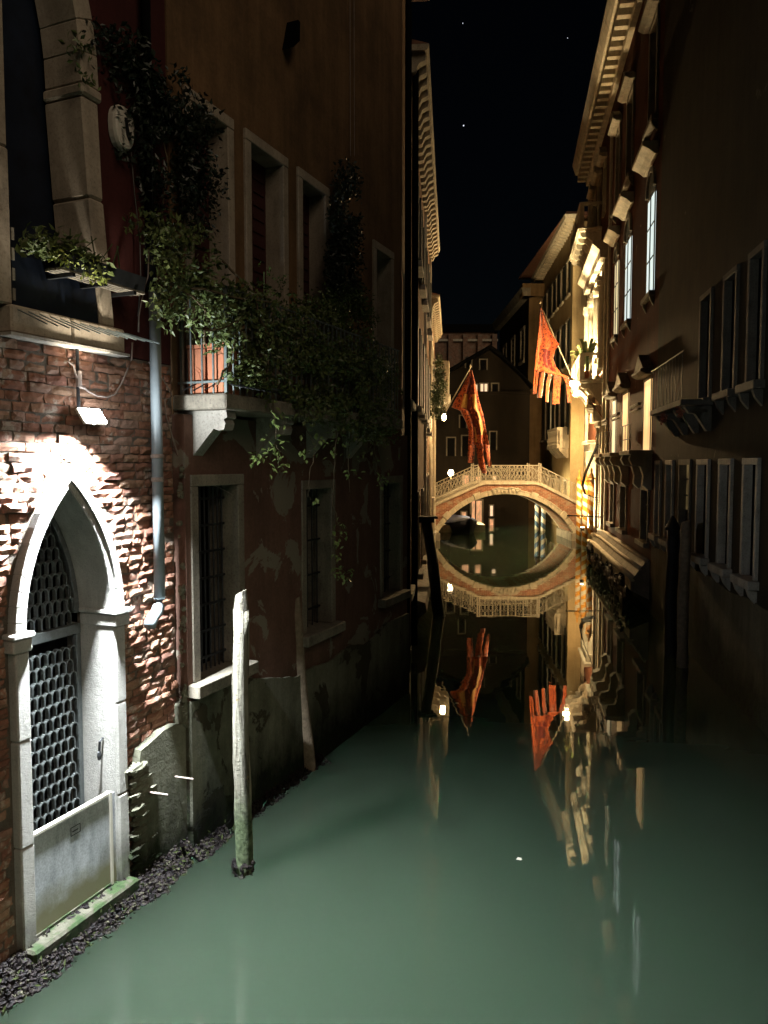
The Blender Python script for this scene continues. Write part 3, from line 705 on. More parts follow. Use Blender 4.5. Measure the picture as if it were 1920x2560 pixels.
# floodlight
LS, LZ = 0.94, 4.39
fl = thing('floodlight', 'glaring white floodlight mounted on the brick wall above the pointed door', 'lamp', WL.world(LS, 0, LZ), WL.ang)
MB(-1).box(-0.02, 0.02, 0.0, 0.11, 0.06, 0.085).box(-0.07, 0.0, 0.05, 0.12, 0.035, 0.075).obj('bracket', M['white'], fl)
hd = MB(-1).box(-0.13, 0.13, -0.025, 0.0, -0.078, 0.078).obj('housing', M['white'], fl, bevel=0.006); hd.location = (0.02, -0.135, 0.02); hd.rotation_euler = (R(-36), 0, 0)
hl = MB(-1).box(-0.12, 0.12, 0.002, 0.012, -0.068, 0.068).obj('led_panel', M['led'], fl); hl.location = hd.location; hl.rotation_euler = hd.rotation_euler
Ldir = WL.u * -0.27 + WL.n * 0.38 + Vector((0, 0, -0.85))
lamp('AREA', WL.world(LS + .02, 0.20, LZ - .035), 1500, LEDC, 0.2, Ldir, spread=R(142))
lamp('POINT', WL.world(LS + .02, 0.30, LZ + .03), 6, LEDC, 0.05)
lamp('SPOT', WL.world(LS + .10, 0.20, LZ), 210, LEDC, 0.05, WL.u * 0.72 + WL.n * 0.62 + Vector((0, 0, 0.22)), spot_size=R(110), spot_blend=0.8)
lamp('SPOT', WL.world(LS, 0.31, LZ + .05), 105, (1.0, 0.9, 0.72), 0.05, WL.u * -0.05 + WL.n * 0.0 + Vector((0, 0, 1)), spot_size=R(76), spot_blend=0.5)  # added warm uplight, stands in for light bounced onto ledge and plant
# conduit, box and loose cables
cb = thing('junction_box', 'tan conduit fitting with dark pipe above the floodlight on the brick wall', 'fitting', WL.world(0, 0, 0), WL.ang)
MB(-1).tube([(0.905, 0.04, 4.97), (0.905, 0.04, 4.46)], 0.014, 6).obj('conduit', M['iron'], cb)
MB(-1).tube([(0.905, 0.05, 4.78), (0.905, 0.05, 4.65)], 0.026, 8).tube([(0.905, 0.05, 4.655), (0.96, 0.06, 4.645)], 0.015, 6).obj('coupling', M['cable'], cb)
cbl = MB(-1)
pts = [(520, 890), (512, 880), (505, 890), (512, 905), (545, 930), (560, 990), (590, 1060), (650, 1120), (720, 1155), (790, 1163), (850, 1145), (900, 1060), (945, 960), (975, 880), (980, 760)]
cbl.tube([(lambda h: (h[0], 0.055, h[1]))(WL.hit(0 + x / 2.9625, 600 + y / 2.9625, 0.055)) for x, y in pts], 0.008, 5)
o = cbl.obj('cable', M['cable'], None, smooth=True); o.location = WL.o; o.rotation_euler = (0, 0, WL.ang); tag(o, 'pale loose cable sagging in a loop between the ledge and the drainpipe', 'cable')
def cable(pix, off, r, label, mat='cable', F=WL):
    m = MB(F.sg); m.tube([(lambda h: (h[0], off, h[1]))(F.hit(x, y, off)) for x, y in pix], r, 5)
    o = m.obj('cable', M[mat], None, smooth=True); o.location = F.o; o.rotation_euler = (0, 0, F.ang); return tag(o, label, 'cable')
cable([(372, 905), (392, 925), (405, 945), (412, 955), (428, 985), (430, 990), (412, 1000), (415, 1040), (430, 1090), (450, 1150), (465, 1200), (463, 1235)], 0.05, 0.008, 'pale cable hanging past the balcony corner down to the grilled window')
cable([(328, 380), (336, 480), (350, 600), (352, 700), (345, 790)], 0.04, 0.006, 'thin grey cable dropping along the dark wall beside the ivy', 'wire')
cable([(372, 620), (370, 690), (355, 750), (347, 790), (346, 830)], 0.10, 0.007, 'short pale cable loop hanging above the top of the drainpipe')
cable([(465, 1185), (520, 1205), (580, 1236), (640, 1246), (700, 1240)], 0.06, 0.004, 'fine wire strung across the red brown wall above the grilled window')
# flood board
fb = thing('flood_barrier', 'scratched grey metal flood barrier board closing the foot of the pointed door', 'barrier', WL.world(0, 0, 0), WL.ang)
pn = MB(-1).box(0, 0.93, 0, 0.02, 0, 0.83).obj('panel', M['board'], fb); pn.location = (SC - HW + 0.012, 0.0, 0.205)
MB(-1).box(SC - HW + 0.004, SC + HW - 0.09, -0.012, 0.032, 1.035, 1.062).obj('top_rail', M['white'], fb, bevel=0.003)
MB(-1).box(SC + HW - 0.085, SC + HW - 0.055, -0.02, 0.036, 0.205, 1.062).obj('side_rail', M['white'], fb, bevel=0.003)
MB(-1).box(SC - HW + 0.008, SC + HW - 0.088, 0.021, 0.034, 0.203, 0.225).obj('bottom_rail', M['algae'], fb)
a, zt = 0.72, 0.86
MB(-1).box(a, a + .11, .0215, .0235, zt, zt + .006).box(a, a + .11, .0215, .0235, zt + .07, zt + .076).box(a, a + .006, .0215, .0235, zt + .006, zt + .07).box(a + .104, a + .11, .0215, .0235, zt + .006, zt + .07).box(a + .02, a + .085, .0215, .0235, zt + .03, zt + .04).obj('stencil_mark', M['iron'], fb)

# ================================================================== LEFT: ochre house with balcony
oh = thing('plastered_house', 'brown plastered house with an ivy covered balcony and grilled canal windows', 'house', WL.world(0, 0, 0), WL.ang)
E0, E1 = 2.2, 8.38
G = [(2.40, 3.12, 1.78, 3.78), (4.70, 5.42, 1.80, 3.68), (7.28, 8.02, 1.86, 3.70)]
wallgrid(MB(-1), E0, E1, -1, 4.50, -0.4, 0.13, [(a - .12, b + .12, z0 - .14, z1 + .12) for a, b, z0, z1 in G]).obj('lower_wall', M['redbrown'], oh)
U = [(2.55, 3.17, 4.72, 7.66), (3.64, 4.36, 4.72, 7.67), (4.86, 5.50, 4.72, 7.67), (7.28, 7.88, 4.72, 7.40)]
wallgrid(MB(-1), E0 + 0.0, E1, 4.503, 12.5, -0.4, 0.0, [(a - .12, b + .12, z0, z1 + .12) for a, b, z0, z1 in U]).obj('upper_wall', M['ochre'], oh)
MB(-1).box(E0, E1, -0.95, -0.9, -1, 12).obj('back_wall', M['black'], oh)
for i, (a, b, z0, z1) in enumerate(G):
    window(oh, -1, a, b, z0, z1, 'black', 0.12, 0.035, 0.25, 'stone_dark', True, (9, 7) if i == 0 else (5, 4), mull=False, wo=0.11)
for i, (a, b, z0, z1) in enumerate(U):
    window(oh, -1, a, b, z0, z1, 'glass', 0.12, 0.035, 0.30, 'stone_up', False, None, 'shutter', mull=False)
# cement dado with broken rim
dd = MB(-1)
top = [(1.50, 1.20), (1.53, 1.33), (1.7, 1.38), (1.95, 1.42), (2.14, 1.40), (2.145, 1.56), (2.2, 1.60), (2.6, 1.60), (3.2, 1.605), (3.35, 1.55), (3.9, 1.42), (4.4, 1.30), (4.7, 1.34), (5.3, 1.28), (6.0, 1.36), (6.6, 1.25), (7.3, 1.42), (8.40, 1.40)]
def rimn(p): return (p[0], p[1] + rnd.uniform(-.012, .012))
top2 = []
for p, q in zip(top, top[1:]):
    k = max(1, int((q[0] - p[0]) / 0.08))
    for i in range(k): top2.append(rimn((p[0] + (q[0] - p[0]) * i / k, p[1] + (q[1] - p[1]) * i / k)))
top2.append(top[-1])
for p, q in zip(top2, top2[1:]):
    dd.prism([(p[0], -1), (q[0], -1), (q[0], q[1]), (p[0], p[1])], -0.05, 0.165 if p[0] > 2.19 else 0.09)
dd.obj('cement_dado', M['cement'], oh)
rm_ = MB(-1)
for i in range(120):
    k = rnd.randrange(3)
    if k == 0: x = rnd.uniform(2.13, 2.20); z_ = rnd.uniform(1.6, 4.0)
    elif k == 1: x = 2.16 + rnd.uniform(0, 0.05); z_ = rnd.uniform(1.35, 1.75)
    else: x = rnd.uniform(2.2, 3.2); z_ = 1.61
    rm_.blob((x, 0.10, z_), rnd.uniform(0.015, 0.03), 6, 4, 0.35)
rm_.obj('broken_plaster_rim', M['cement'], oh, kind='stuff', recalc=False)
# eroded base stones between door and dado
er = MB(-1)
for i in range(150):
    z_ = rnd.uniform(0.15, 1.2); x = 1.44 + abs(rnd.gauss(0, 0.10)) * (1.4 - z_ * 0.6)
    er.blob((x, 0.055 + rnd.uniform(-.01, .03), z_), rnd.uniform(0.03, 0.07), 7, 5, 0.35, (1.5, 0.7, 0.45))
er.obj('eroded_footing', M['cement'], bh, kind='stuff', recalc=False)
# balcony
BZ = 4.69
sl = MB(-1).box(2.19, 6.9, 0.0, 0.63, BZ - 0.15, BZ).obj('balcony', M['stone_dark'], oh, bevel=0.015)
prof = [(0, 0), (0.53, 0), (0.54, -0.07), (0.50, -0.09), (0.52, -0.13), (0.50, -0.19), (0.44, -0.20), (0.38, -0.18), (0.06, -0.52), (0, -0.52)]
bme = MB(-1).prismx(prof, -0.08, 0.08).mesh('bracket', M['stone'])
for a in (2.42, 3.6, 4.8, 6.0): link_mesh('bracket', bme, sl, (a, 0, BZ - 0.152))
MB(-1).box(2.22, 2.32, 0.0, 0.035, 3.9, 4.52).obj('pilaster', M['stone_dark'], oh)
rl = MB(-1); zt = 5.72
for o_ in (0.06, 0.58): rl.box(2.24, 2.27, o_, o_ + 0.03, BZ, zt)
rl.box(2.24, 6.8, 0.585, 0.605, zt - 0.02, zt); rl.box(2.24, 2.262, 0.03, 0.60, zt - .02, zt); rl.box(2.24, 2.262, 0.03, 0.60, 4.80, 4.82); rl.box(2.265, 6.8, 0.587, 0.603, 4.80, 4.82)
rl.obj('railing', M['rod'], sl)
brm = MB(-1).box(-0.008, 0.008, -0.008, 0.008, 4.69, zt - .02).mesh('bar', M['rod'])
for o_ in (0.19, 0.32, 0.45): link_mesh('bar', brm, sl, (2.25, -o_, 0))
a = 2.38
while a < 6.8: link_mesh('bar', brm, sl, (a, -0.594, 0)); a += 0.115
for i in range(9): MB(-1).tube([(2.30 + i * 0.10, 0.55, 4.80), (2.20 + i * 0.10, 0.82, 4.735)], 0.006, 4).obj('spike', M['iron'], sl)
for i in range(3): MB(-1).tube([(2.30, 0.22 + i * 0.13, 4.81), (2.14, 0.16 + i * 0.13, 4.72)], 0.007, 4).obj('spike', M['iron'], sl)
# terracotta planters
for i, (o0_, o1_, lab) in enumerate(((0.10, 0.315, 'terracotta trough with embossed rings behind the balcony end railing, nearer the wall'), (0.335, 0.54, 'plain terracotta trough behind the balcony end railing, nearer the canal'))):
    p_ = thing('planter', lab, 'planter', WL.world(2.30, 0, BZ), WL.ang, 'terracotta troughs on the balcony')
    MB(-1).prismx([(o0_ + 0.01, 0), (o1_ - 0.01, 0), (o1_, 0.46), (o0_, 0.46)], 0.0, 0.3).obj('trough', M['terra'], p_, bevel=0.01)
    MB(-1).box(-0.008, 0.31, o0_ - 0.006, o1_ + 0.006, 0.462, 0.50).obj('rim', M['terra'], p_, bevel=0.006)
    if i == 0:
        rg = MB(-1)
        for r_ in (0.05, 0.075):
            rg.tube([(-0.004, (o0_ + o1_) / 2 + r_ * math.cos(t_ * .4), 0.17 + r_ * 1.4 * math.sin(t_ * .4)) for t_ in range(17)], 0.004, 4)
        rg.obj('embossed_ring', M['terra'], p_)

# climbing plant
iv = thing('climbing_plant', 'large leafy vine climbing the wall and spilling over the balcony railing', 'vine', WL.world(0, 0, 0), WL.ang)
spec = [(300, 130, .08, 60), (360, 190, .1, 90), (440, 250, .1, 90), (470, 330, .12, 75), (480, 420, .12, 75), (450, 500, .12, 80), (400, 420, .08, 80), (380, 330, .08, 70), (410, 600, .15, 75), (470, 620, .2, 70), (440, 700, .3, 75), (500, 700, .4, 70), (560, 740, .5, 60),
        (430, 780, .35, 50), (560, 820, .6, 75), (640, 780, .55, 80), (650, 870, .62, 75), (720, 820, .55, 90), (740, 920, .6, 80), (810, 880, .6, 95), (830, 960, .62, 85), (890, 900, .55, 90), (900, 1000, .6, 80), (950, 940, .45, 70), (950, 1060, .5, 60), (600, 930, .62, 40), (800, 780, .5, 50), (640, 940, .66, 50), (700, 985, .66, 50), (770, 1000, .66, 60), (840, 1020, .66, 60), (900, 1050, .62, 60), (600, 770, .6, 55), (540, 760, .5, 45)]
IB = [bl(WL, *q) for q in spec]
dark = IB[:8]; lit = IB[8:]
m = MB(-1); cloud(m, dark, 5200, (0.05, 0.085), 0.45); m.obj('shaded_foliage', M['leaf_d'], iv, recalc=False, kind='stuff'); m = MB(-1); cloud(m, lit, 17000, (0.05, 0.085), 0.5)  # upper vine: its shade is put into the near-black leaf colour
sparse = [bl(WL, 200, 110, .1, 45), bl(WL, 215, 200, .1, 35), bl(WL, 330, 860, .1, 30), bl(WL, 560, 1020, .65, 20)]
cloud(m, sparse[:2], 90, (0.05, 0.07), 0.8)
m.obj('foliage', M['leaf'], iv, recalc=False, kind='stuff')
near = [b for b, q in zip(IB, spec) if 380 < q[0] < 780 and q[1] > 580]
leafobjs(iv, LF, -1, near, 190, (0.07, 0.10))
stems = MB(-1)
def px3(x, y, off): h = WL.hit(x, y, off); return (h[0], off, h[1])
for path in ([(395, 1000, .1), (390, 800, .1), (400, 600, .1), (420, 400, .08), (380, 200, .08)], [(400, 690, .25), (470, 735, .45), (500, 760, .62), (520, 800, .66)], [(510, 860, .66), (515, 830, .66), (560, 818, .66), (600, 800, .66)],
             [(560, 650, .3), (640, 740, .6), (650, 800, .66), (680, 860, .66)], [(480, 720, .5), (600, 745, .66), (700, 760, .66)], [(540, 960, .66), (580, 900, .66), (590, 830, .66)]):
    pp = [px3(*q) for q in path]; fine = []
    for p, q in zip(pp, pp[1:]):
        for i in range(4): fine.append(tuple(p[k] + (q[k] - p[k]) * i / 4 + rnd.uniform(-.012, .012) for k in range(3)))
    fine.append(pp[-1]); stems.tube(fine, 0.013, 5, 0.008)
stems.obj('stem', M['stem'], iv, smooth=True)
def strand(par, pix, off, clusters, n, mat_me=LFS):
    m_ = MB(-1); pp = [px3(x, y, off) for x, y in pix]; fine = []
    for p, q in zip(pp, pp[1:]):
        for i in range(5): fine.append(tuple(p[k] + (q[k] - p[k]) * i / 5 + rnd.uniform(-.01, .01) for k in range(3)))
    fine.append(pp[-1]); m_.tube(fine, 0.0055, 5, 0.003); m_.obj('stem', M['stem'], par, smooth=True)
    for _ in range(n):
        x, y, r_ = rnd.choice(clusters); p = Vector(px3(x + rnd.gauss(0, r_ * .5), y + rnd.gauss(0, r_ * .5), off + rnd.uniform(-.05, .05)))
        l = rnd.uniform(0.06, 0.095)
        link_mesh('leaf', mat_me, par, (p.x, -p.y, p.z), (rnd.uniform(-.8, .8), rnd.uniform(-.3, 1.2), rnd.uniform(0, 6.28)), (l, l * rnd.uniform(.9, 1.4), l))
strand(iv, [(678, 990), (690, 1060), (690, 1110), (660, 1140), (625, 1150)], .70, [(690, 1000, 26), (692, 1050, 22), (690, 1100, 30), (660, 1135, 26), (640, 1145, 16), (690, 1115, 26)], 60)
strand(iv, [(690, 1110), (700, 1130), (695, 1160), (705, 1175)], .70, [(680, 1168, 14), (706, 1165, 14), (700, 1140, 14)], 14)
strand(iv, [(760, 1060), (775, 1090), (790, 1120), (775, 1180), (770, 1235), (780, 1250)], .68, [(770, 1075, 22), (790, 1110, 18), (800, 1090, 20), (785, 1250, 12), (760, 1130, 15)], 26)
strand(iv, [(840, 1080), (835, 1180), (832, 1260), (850, 1320), (840, 1400), (860, 1445)], .66, [(840, 1090, 25), (850, 1310, 26), (835, 1350, 24), (855, 1330, 20), (850, 1390, 12), (860, 1425, 22), (875, 1440, 18), (845, 1430, 20)], 75)
strand(iv, [(880, 1050), (870, 1150), (875, 1230)], .6, [(870, 1060, 35), (850, 1110, 30), (900, 1130, 30), (880, 1180, 20)], 40)
strand(iv, [(930, 1060), (940, 1150), (950, 1200)], .5, [(930, 1090, 40), (950, 1150, 35), (960, 1200, 20)], 40)
# light shrub and cypress on the balcony
sh = thing('balcony_shrub', 'pale green feathery shrub standing on the balcony in front of the dark conifer', 'shrub', WL.world(0, 0, 0), WL.ang)
m = MB(-1); sb = [bl(WL, 850, 770, .35, 60, .2), bl(WL, 890, 750, .35, 45, .2), bl(WL, 830, 810, .35, 55, .2), bl(WL, 910, 790, .35, 35, .2), bl(WL, 660, 680, .3, 22, .08), bl(WL, 720, 710, .3, 30, .1)]
cloud(m, sb[:4], 3000, (0.03, 0.055), 0.6, -0.3); m.obj('foliage', M['leaf_l'], sh, recalc=False, kind='stuff')
MB(-1).tube([(6.1, .3, 4.7), (6.1, .3, 5.9)], 0.02, 6).obj('stem', M['stem'], sh)
hy = thing('tall_flower', 'thin pale flower head rising above the balcony in front of the dark shutter', 'flower', WL.world(0, 0, 0), WL.ang)
m = MB(-1); cloud(m, sb[4:], 260, (0.03, 0.05), 0.7, -0.3); m.obj('flower_head', M['leaf_l'], hy, recalc=False, kind='stuff')
h0 = WL.hit(660, 680, .3); MB(-1).tube([(h0[0], .3, 4.72), (h0[0], .3, h0[1])], 0.008, 5).obj('stem', M['stem_g'], hy)
cy = thing('conifer', 'narrow black green conifer standing against the house front above the balcony', 'tree', WL.world(0, 0, 0), WL.ang)
m = MB(-1); cz = []
for i in range(12):
    y_ = 430 + i * 32; cz.append(bl(WL, 868 - i * 1.0, y_, .25, 26 + min(i, 6) * 4.5, .16))
cloud(m, cz, 6500, (0.04, 0.08), 0.35, 0.2); m.obj('crown', M['leaf_d'], cy, recalc=False, kind='stuff')
cs, cz_ = WL.hit(865, 800, .25); MB(-1).tube([(cs, .25, 4.7), (cs, .25, 7.6)], 0.035, 6).obj('trunk', M['stem'], cy)
wb_ = thing('wall_bracket', 'small dark angled bracket high on the bare ochre wall', 'bracket', WL.world(0, 0, 0), WL.ang)
h_ = WL.hit(735, 90, .1); MB(-1).prism([(h_[0], h_[1] + .18), (h_[0] + .05, h_[1] + .18), (h_[0] + .04, h_[1] - .05), (h_[0] - .12, h_[1] - .2)], .0, .16).obj('arm', M['black'], wb_)
for i, (x, lab) in enumerate(((874, 'thin pale wire running down the ochre wall above the dark conifer, nearer the door'), (884, 'thin pale wire running down the ochre wall above the dark conifer, farther from the door'))):
    a_, b_ = WL.hit(x, 10, .03), WL.hit(x + 2, 390, .03); o = MB(-1).tube([(b_[0], .03, 12.3), (b_[0], .03, b_[1])], .004, 4).obj('wire', M['cable']); o.location = WL.o; o.rotation_euler = (0, 0, WL.ang); tag(o, lab, 'wire')
# metal pins in the dado
for (x, y), lab in (((395, 1983), 'short pale metal pin sticking out of the grey base nearer the stone door'), ((460, 1944), 'short pale metal pin sticking out of the grey base nearer the pale mooring post')):
    s_, z_ = WL.hit(x - 10, y, 0.16); o = MB(-1).tube([(s_, 0.10, z_), (s_ + 0.03, 0.30, z_ - 0.005)], 0.010, 6).obj('pin', M['cable']); o.location = WL.o; o.rotation_euler = (0, 0, WL.ang); tag(o, lab, 'pin', 'metal pins in the cement base')
# mussels along the waterline
def mussels(s0, s1, n, name_lab):
    m_ = MB(-1)
    for _ in range(n):
        a = rnd.uniform(s0, s1); edge = 0.16 + 0.10 * noise.noise(Vector((a * 2.3, 0, 0))) + 0.06 * noise.noise(Vector((a * 8, 3, 0)))
        if noise.noise(Vector((a * 5, 9, 0))) > 0.25 and rnd.random() < .75: continue
        t_ = rnd.random(); zz = -0.06 + 0.25 * t_; oo = 0.05 + (edge + 0.12) * (1 - t_) ** 1.2 + rnd.uniform(-.03, .03)
        r_ = rnd.uniform(0.012, 0.03); m_.blob((a, oo, zz), r_, 5, 3, 0.35, (rnd.uniform(.7, 1.3), rnd.uniform(.7, 1.2), rnd.uniform(.7, 1.5)))
    o_ = m_.obj('mussels', M['mussel'], None, recalc=False, kind='stuff'); o_.location = WL.o; o_.rotation_euler = (0, 0, WL.ang)
    return tag(o_, name_lab, 'mussels')
mussels(-0.9, 2.75, 5200, 'crust of dark mussels and weed along the waterline below the door')
wd = MB(-1)
for _ in range(330):
    a = rnd.uniform(-.9, 2.8); p = Vector((a, rnd.uniform(.06, .36), rnd.uniform(.0, .2))); p.z = min(p.z, .26 - p.y * .55); l = rnd.uniform(.03, .07)
    v, f = leaf_faces(p, (rdir() + Vector((0, .3, -.3))).normalized(), rdir(), l, l * .16); wd.add([tuple(q) for q in v], f)
o_ = wd.obj('weed', m_simple('weed_blade', (0.03, 0.038, 0.014), 0.9, spec=0.05), None, recalc=False, kind='stuff'); o_.location = WL.o; o_.rotation_euler = (0, 0, WL.ang); tag(o_, 'strands of green weed caught on the mussel crust below the door', 'weed')
mussels(3.1, 5.0, 1100, 'thin crust of dark mussels at the waterline behind the pale post')

# mooring posts (left)
def post(name, lab, base, top, r0, r1, mat, group='wooden mooring posts', cut=True, n=12, seg=14, capm=None):
    t_ = thing(name, lab, 'mooring post', (base[0], base[1], 0), 0, group)
    m_ = MB(1); P = []
    for i in range(seg + 1):
        f = i / seg; P.append(((top[0] - base[0]) * f + 0.012 * math.sin(f * 9 + base[0]), (top[1] - base[1]) * f, -0.9 + (top[2] + 0.9) * f))
    m_.tube(P, r0, n, r1, 0.09); m_.obj('shaft', mat, t_, smooth=True)
    if cut:
        x, y, z_ = P[-1]; mm = MB(1); vv = []
        for k in range(n): a_ = 2 * math.pi * k / n; vv.append((x + r1 * math.cos(a_) * (1), y + r1 * math.sin(a_), z_ - 0.01))
        for k in range(n): a_ = 2 * math.pi * k / n; vv.append((x + r1 * .72 * math.cos(a_), y + r1 * .72 * math.sin(a_), z_ + 0.17 + 0.03 * math.cos(a_)))
        mm.add(vv, [(k, (k + 1) % n, n + (k + 1) % n, n + k) for k in range(n)] + [tuple(range(n, 2 * n))]); mm.obj('tip', mat, t_)
    return t_
pp_ = post('mooring_post', 'pale weathered wooden mooring post brightly lit beside the cement base', (-1.38, 7.33), (-1.395, 7.38, 2.60), 0.092, 0.075, M['pole'])
m = MB(1)
for i in range(70):
    a_ = rnd.uniform(0, 6.28); m.blob((0.095 * math.cos(a_), 0.095 * math.sin(a_), rnd.uniform(-.05, .12)), rnd.uniform(.012, .028), 6, 4, .4)
m.obj('barnacle', M['mussel'], pp_, kind='stuff', recalc=False)
post('mooring_post', 'dim leaning brown mooring post close to the wall under the second window', (-0.93, 9.95), (-1.15, 9.75, 2.12), 0.10, 0.085, M['pole_d'])
bp = post('mooring_post', 'tall leaning black mooring post with a flat cap in front of the bridge', (1.59, 20.18), (1.10, 20.0, 2.62), 0.17, 0.13, M['tar'], cut=False)
MB(1).box(-0.75, -0.2, -0.35, 0.05, 2.60, 2.66).box(-0.68, -0.28, -0.3, 0.0, 2.50, 2.60).obj('cap', M['tar'], bp)

# ================================================================== LEFT FAR: houses between the ochre house and the bridge
def lfar(s0, s1, ztop, mat, lab, cornice=True, wins=(), zc=None):
    t_ = thing('narrow_house', lab, 'house', WF.world(0, 0, 0), WF.ang)
    wallgrid(MB(-1), s0 + 0.004, s1 - 0.004, -1, ztop, -0.5, 0.0, [(w[0] - .1, w[1] + .1, w[2], w[3] + .1) for w in wins]).obj('wall', mat, t_)
    MB(-1).box(s0 + .01, s1 - .01, -5, -4.9, -1, ztop).obj('back_wall', M['black'], t_)
    for w in wins:
        f_ = window(t_, -1, w[0], w[1], w[2], w[3], 'black', 0.1, 0.06, 0.2, 'stone', True, None, None, mull=False)
        if len(w) > 4 and w[4]:
            for a, b in ((w[0] - 0.55, w[0] - 0.11), (w[1] + 0.11, w[1] + 0.55)):
                sm = MB(-1).box(a, b, 0.065, 0.105, w[2], w[3]); sm.obj('shutter', M['shutter_g'], f_)
    if cornice:
        c_ = MB(-1).prismx([(0, ztop), (0.36, ztop), (0.40, ztop + .08), (0.40, ztop + .12), (0, ztop + .12)], s0, s1).obj('cornice', M['dentil'], t_)
        d_ = MB(-1).prismx([(0, ztop - .003), (.33, ztop - .003), (.33, ztop - .14), (.2, ztop - .2), (.12, ztop - .36), (0, ztop - .38)], -0.1, 0.1).mesh('dentil', M['dentil']); a = s0 + .2
        while a < s1 - .1: link_mesh('dentil', d_, c_, (a, 0, 0)); a += 0.5
    MB(-1).prismx([(-5, ztop + 1.6), (0.4, ztop + 0.124), (-5, ztop + 0.124)], s0, s1).obj('roof', M['tile'], t_)
    return t_
h1 = lfar(0.0, 2.4, 13.0, M['ochre'], 'dark brown house front right after the ivy balcony with a black drainpipe', False, [(1.0, 1.8, 1.6, 3.6), (1.0, 1.8, 5.2, 7.4)])
h2 = lfar(2.4, 11.2, 12.2, M['leftfar'], 'narrow stained house with toothed stone cornice and black shutters before the bridge', True, [(5.2, 6.0, 5.4, 7.4, 1), (7.6, 8.4, 5.4, 7.4, 1), (9.6, 10.4, 5.4, 7.4, 1), (5.2, 6.0, 8.8, 10.6, 1), (7.6, 8.4, 8.8, 10.6, 1), (9.6, 10.4, 8.8, 10.6, 1), (6.4, 7.2, 1.2, 3.2), (9.4, 10.2, 1.2, 3.2)])
h3 = lfar(11.2, 17.6, 12.35, M['leftfar'], 'lamplit stained house with stone trimmed windows, second from the bridge', True, [(12.2, 13.1, 1.0, 3.6), (14.6, 15.5, 5.2, 7.4, 1), (12.2, 13.1, 5.2, 7.4, 1), (14.6, 15.5, 1.0, 3.6), (12.2, 13.1, 8.8, 10.8, 1), (14.9, 15.8, 8.8, 10.8, 1)])
h4 = lfar(17.6, 26.6, 10.6, M['leftfar'], 'lamplit house with a stone balustrade balcony touching the bridge', True, [(19.6, 20.4, 7.0, 9.2), (21.4, 22.2, 7.0, 9.2), (19.6, 20.4, 2.6, 4.8), (23.0, 24.0, 0.8, 3.4), (24.6, 25.4, 6.6, 8.8)])
balcony(h4, -1, 18.9, 22.6, 0.78, 6.95, 1.35, 'stone_pal', 4, 0.09, 0.3)
MB(-1).box(17.7, 18.1, 0, 0.10, -0.2, 10.3).box(22.9, 23.1, 0, .09, 0, 6.5).box(26.2, 26.6, 0, .09, 0, 6.5).obj('pilaster', M['stone_pal'], h4)
MB(-1).box(11.5, 11.75, 0, 0.08, 0.4, 12.0).box(16.9, 17.2, 0, .08, .4, 12.0).obj('pilaster', M['stone_pal'], h3)
MB(-1).tube([(0.5, 0.1, 0.2), (0.5, 0.1, 13)], 0.06, 8).obj('drainpipe', M['black'], h1)
MB(-1).tube([(2.7, 0.12, 0.2), (2.7, 0.12, 12.1)], 0.07, 8).obj('drainpipe', M['black'], h2)
MB(-1).prismx([(0, 0.9), (0.30, 0.8), (0.34, 0.6), (0.0, 0.3)], 4.3, 12.0).obj('base_ledge', M['stone_dark'], h2)
sh2 = thing('hanging_shrub', 'dark bushy shrub hanging over the lamp beside the left flag', 'shrub', WF.world(0, 0, 0), WF.ang)
m = MB(-1); sbb = []
for i in range(9): sbb.append((15.8 + rnd.uniform(-.5, .5), 0.35 + rnd.uniform(-.1, .15), 6.0 + i * 0.23, 0.6, 0.35 * (1 - i * .06), 0.4))
cloud(m, sbb, 3500, (0.06, 0.12), 0.5); m.obj('foliage', M['leaf'], sh2, recalc=False, kind='stuff')
# left lamp
Lp = at(1110, 1043, 30.0)
ll = thing('wall_lantern', 'glowing warm lantern on a bracket below the left flag', 'lamp', Lp, WF.ang)
MB(1).lathe(0, 0, [(0.01, -0.13), (0.06, -0.11), (0.10, 0.0), (0.06, 0.10), (0.02, 0.13)], 10).obj('globe', M['bulb'], ll, smooth=True)
MB(-1).lathe(0, 0, [(0.11, 0.125), (0.12, 0.14), (0.03, 0.24), (0.01, 0.3)], 10).tube([(0, 0, 0.25), (0, -0.3, 0.32), (0, -0.60, 0.1)], 0.02, 6).obj('bracket', M['sconce'], ll)
lamp('POINT', Lp + Vector((0.0, 0, -0.16)), 210, WARM, 0.1)

# ================================================================== BRIDGE
BY, BD = 40.4, 3.4
br = thing('bridge', 'small arched brick footbridge with stone trim and pale iron railing', 'bridge', (0, BY, 0))
XC, ZC, RB = 6.4, -1.66, 4.13
deck = [(1.9, 1.55), (2.62, 1.95), (4.95, 3.02), (5.3, 3.12), (7.95, 3.12), (8.3, 3.02), (10.25, 2.03), (11.2, 1.6)]
def dz(x):
    for p, q in zip(deck, deck[1:]):
        if p[0] <= x <= q[0]: return p[1] + (q[1] - p[1]) * (x - p[0]) / (q[0] - p[0])
    return 1.55
def bz(x, t=0): d = abs(x - XC); return ZC + math.sqrt((RB + t) ** 2 - d * d) if d < RB + t else -2
for oy, dp_ in ((0.0, 0.35), (BD - 0.35, 0.35)):
    m = MB(1); N = 48; xs = [1.9 + (11.2 - 1.9) * i / N for i in range(N + 1)]
    for a, b in zip(xs, xs[1:]):
        za, zb = max(bz(a, 0.02), -1), max(bz(b, 0.02), -1)
        m.prism([(a, za), (b, zb), (b, dz(b) - 0.12), (a, dz(a) - 0.12)], oy, oy + dp_)
    m.obj('spandrel_wall', M['brickfar'], br)
m = MB(1); na = 20; a0 = math.acos(3.6 / RB)
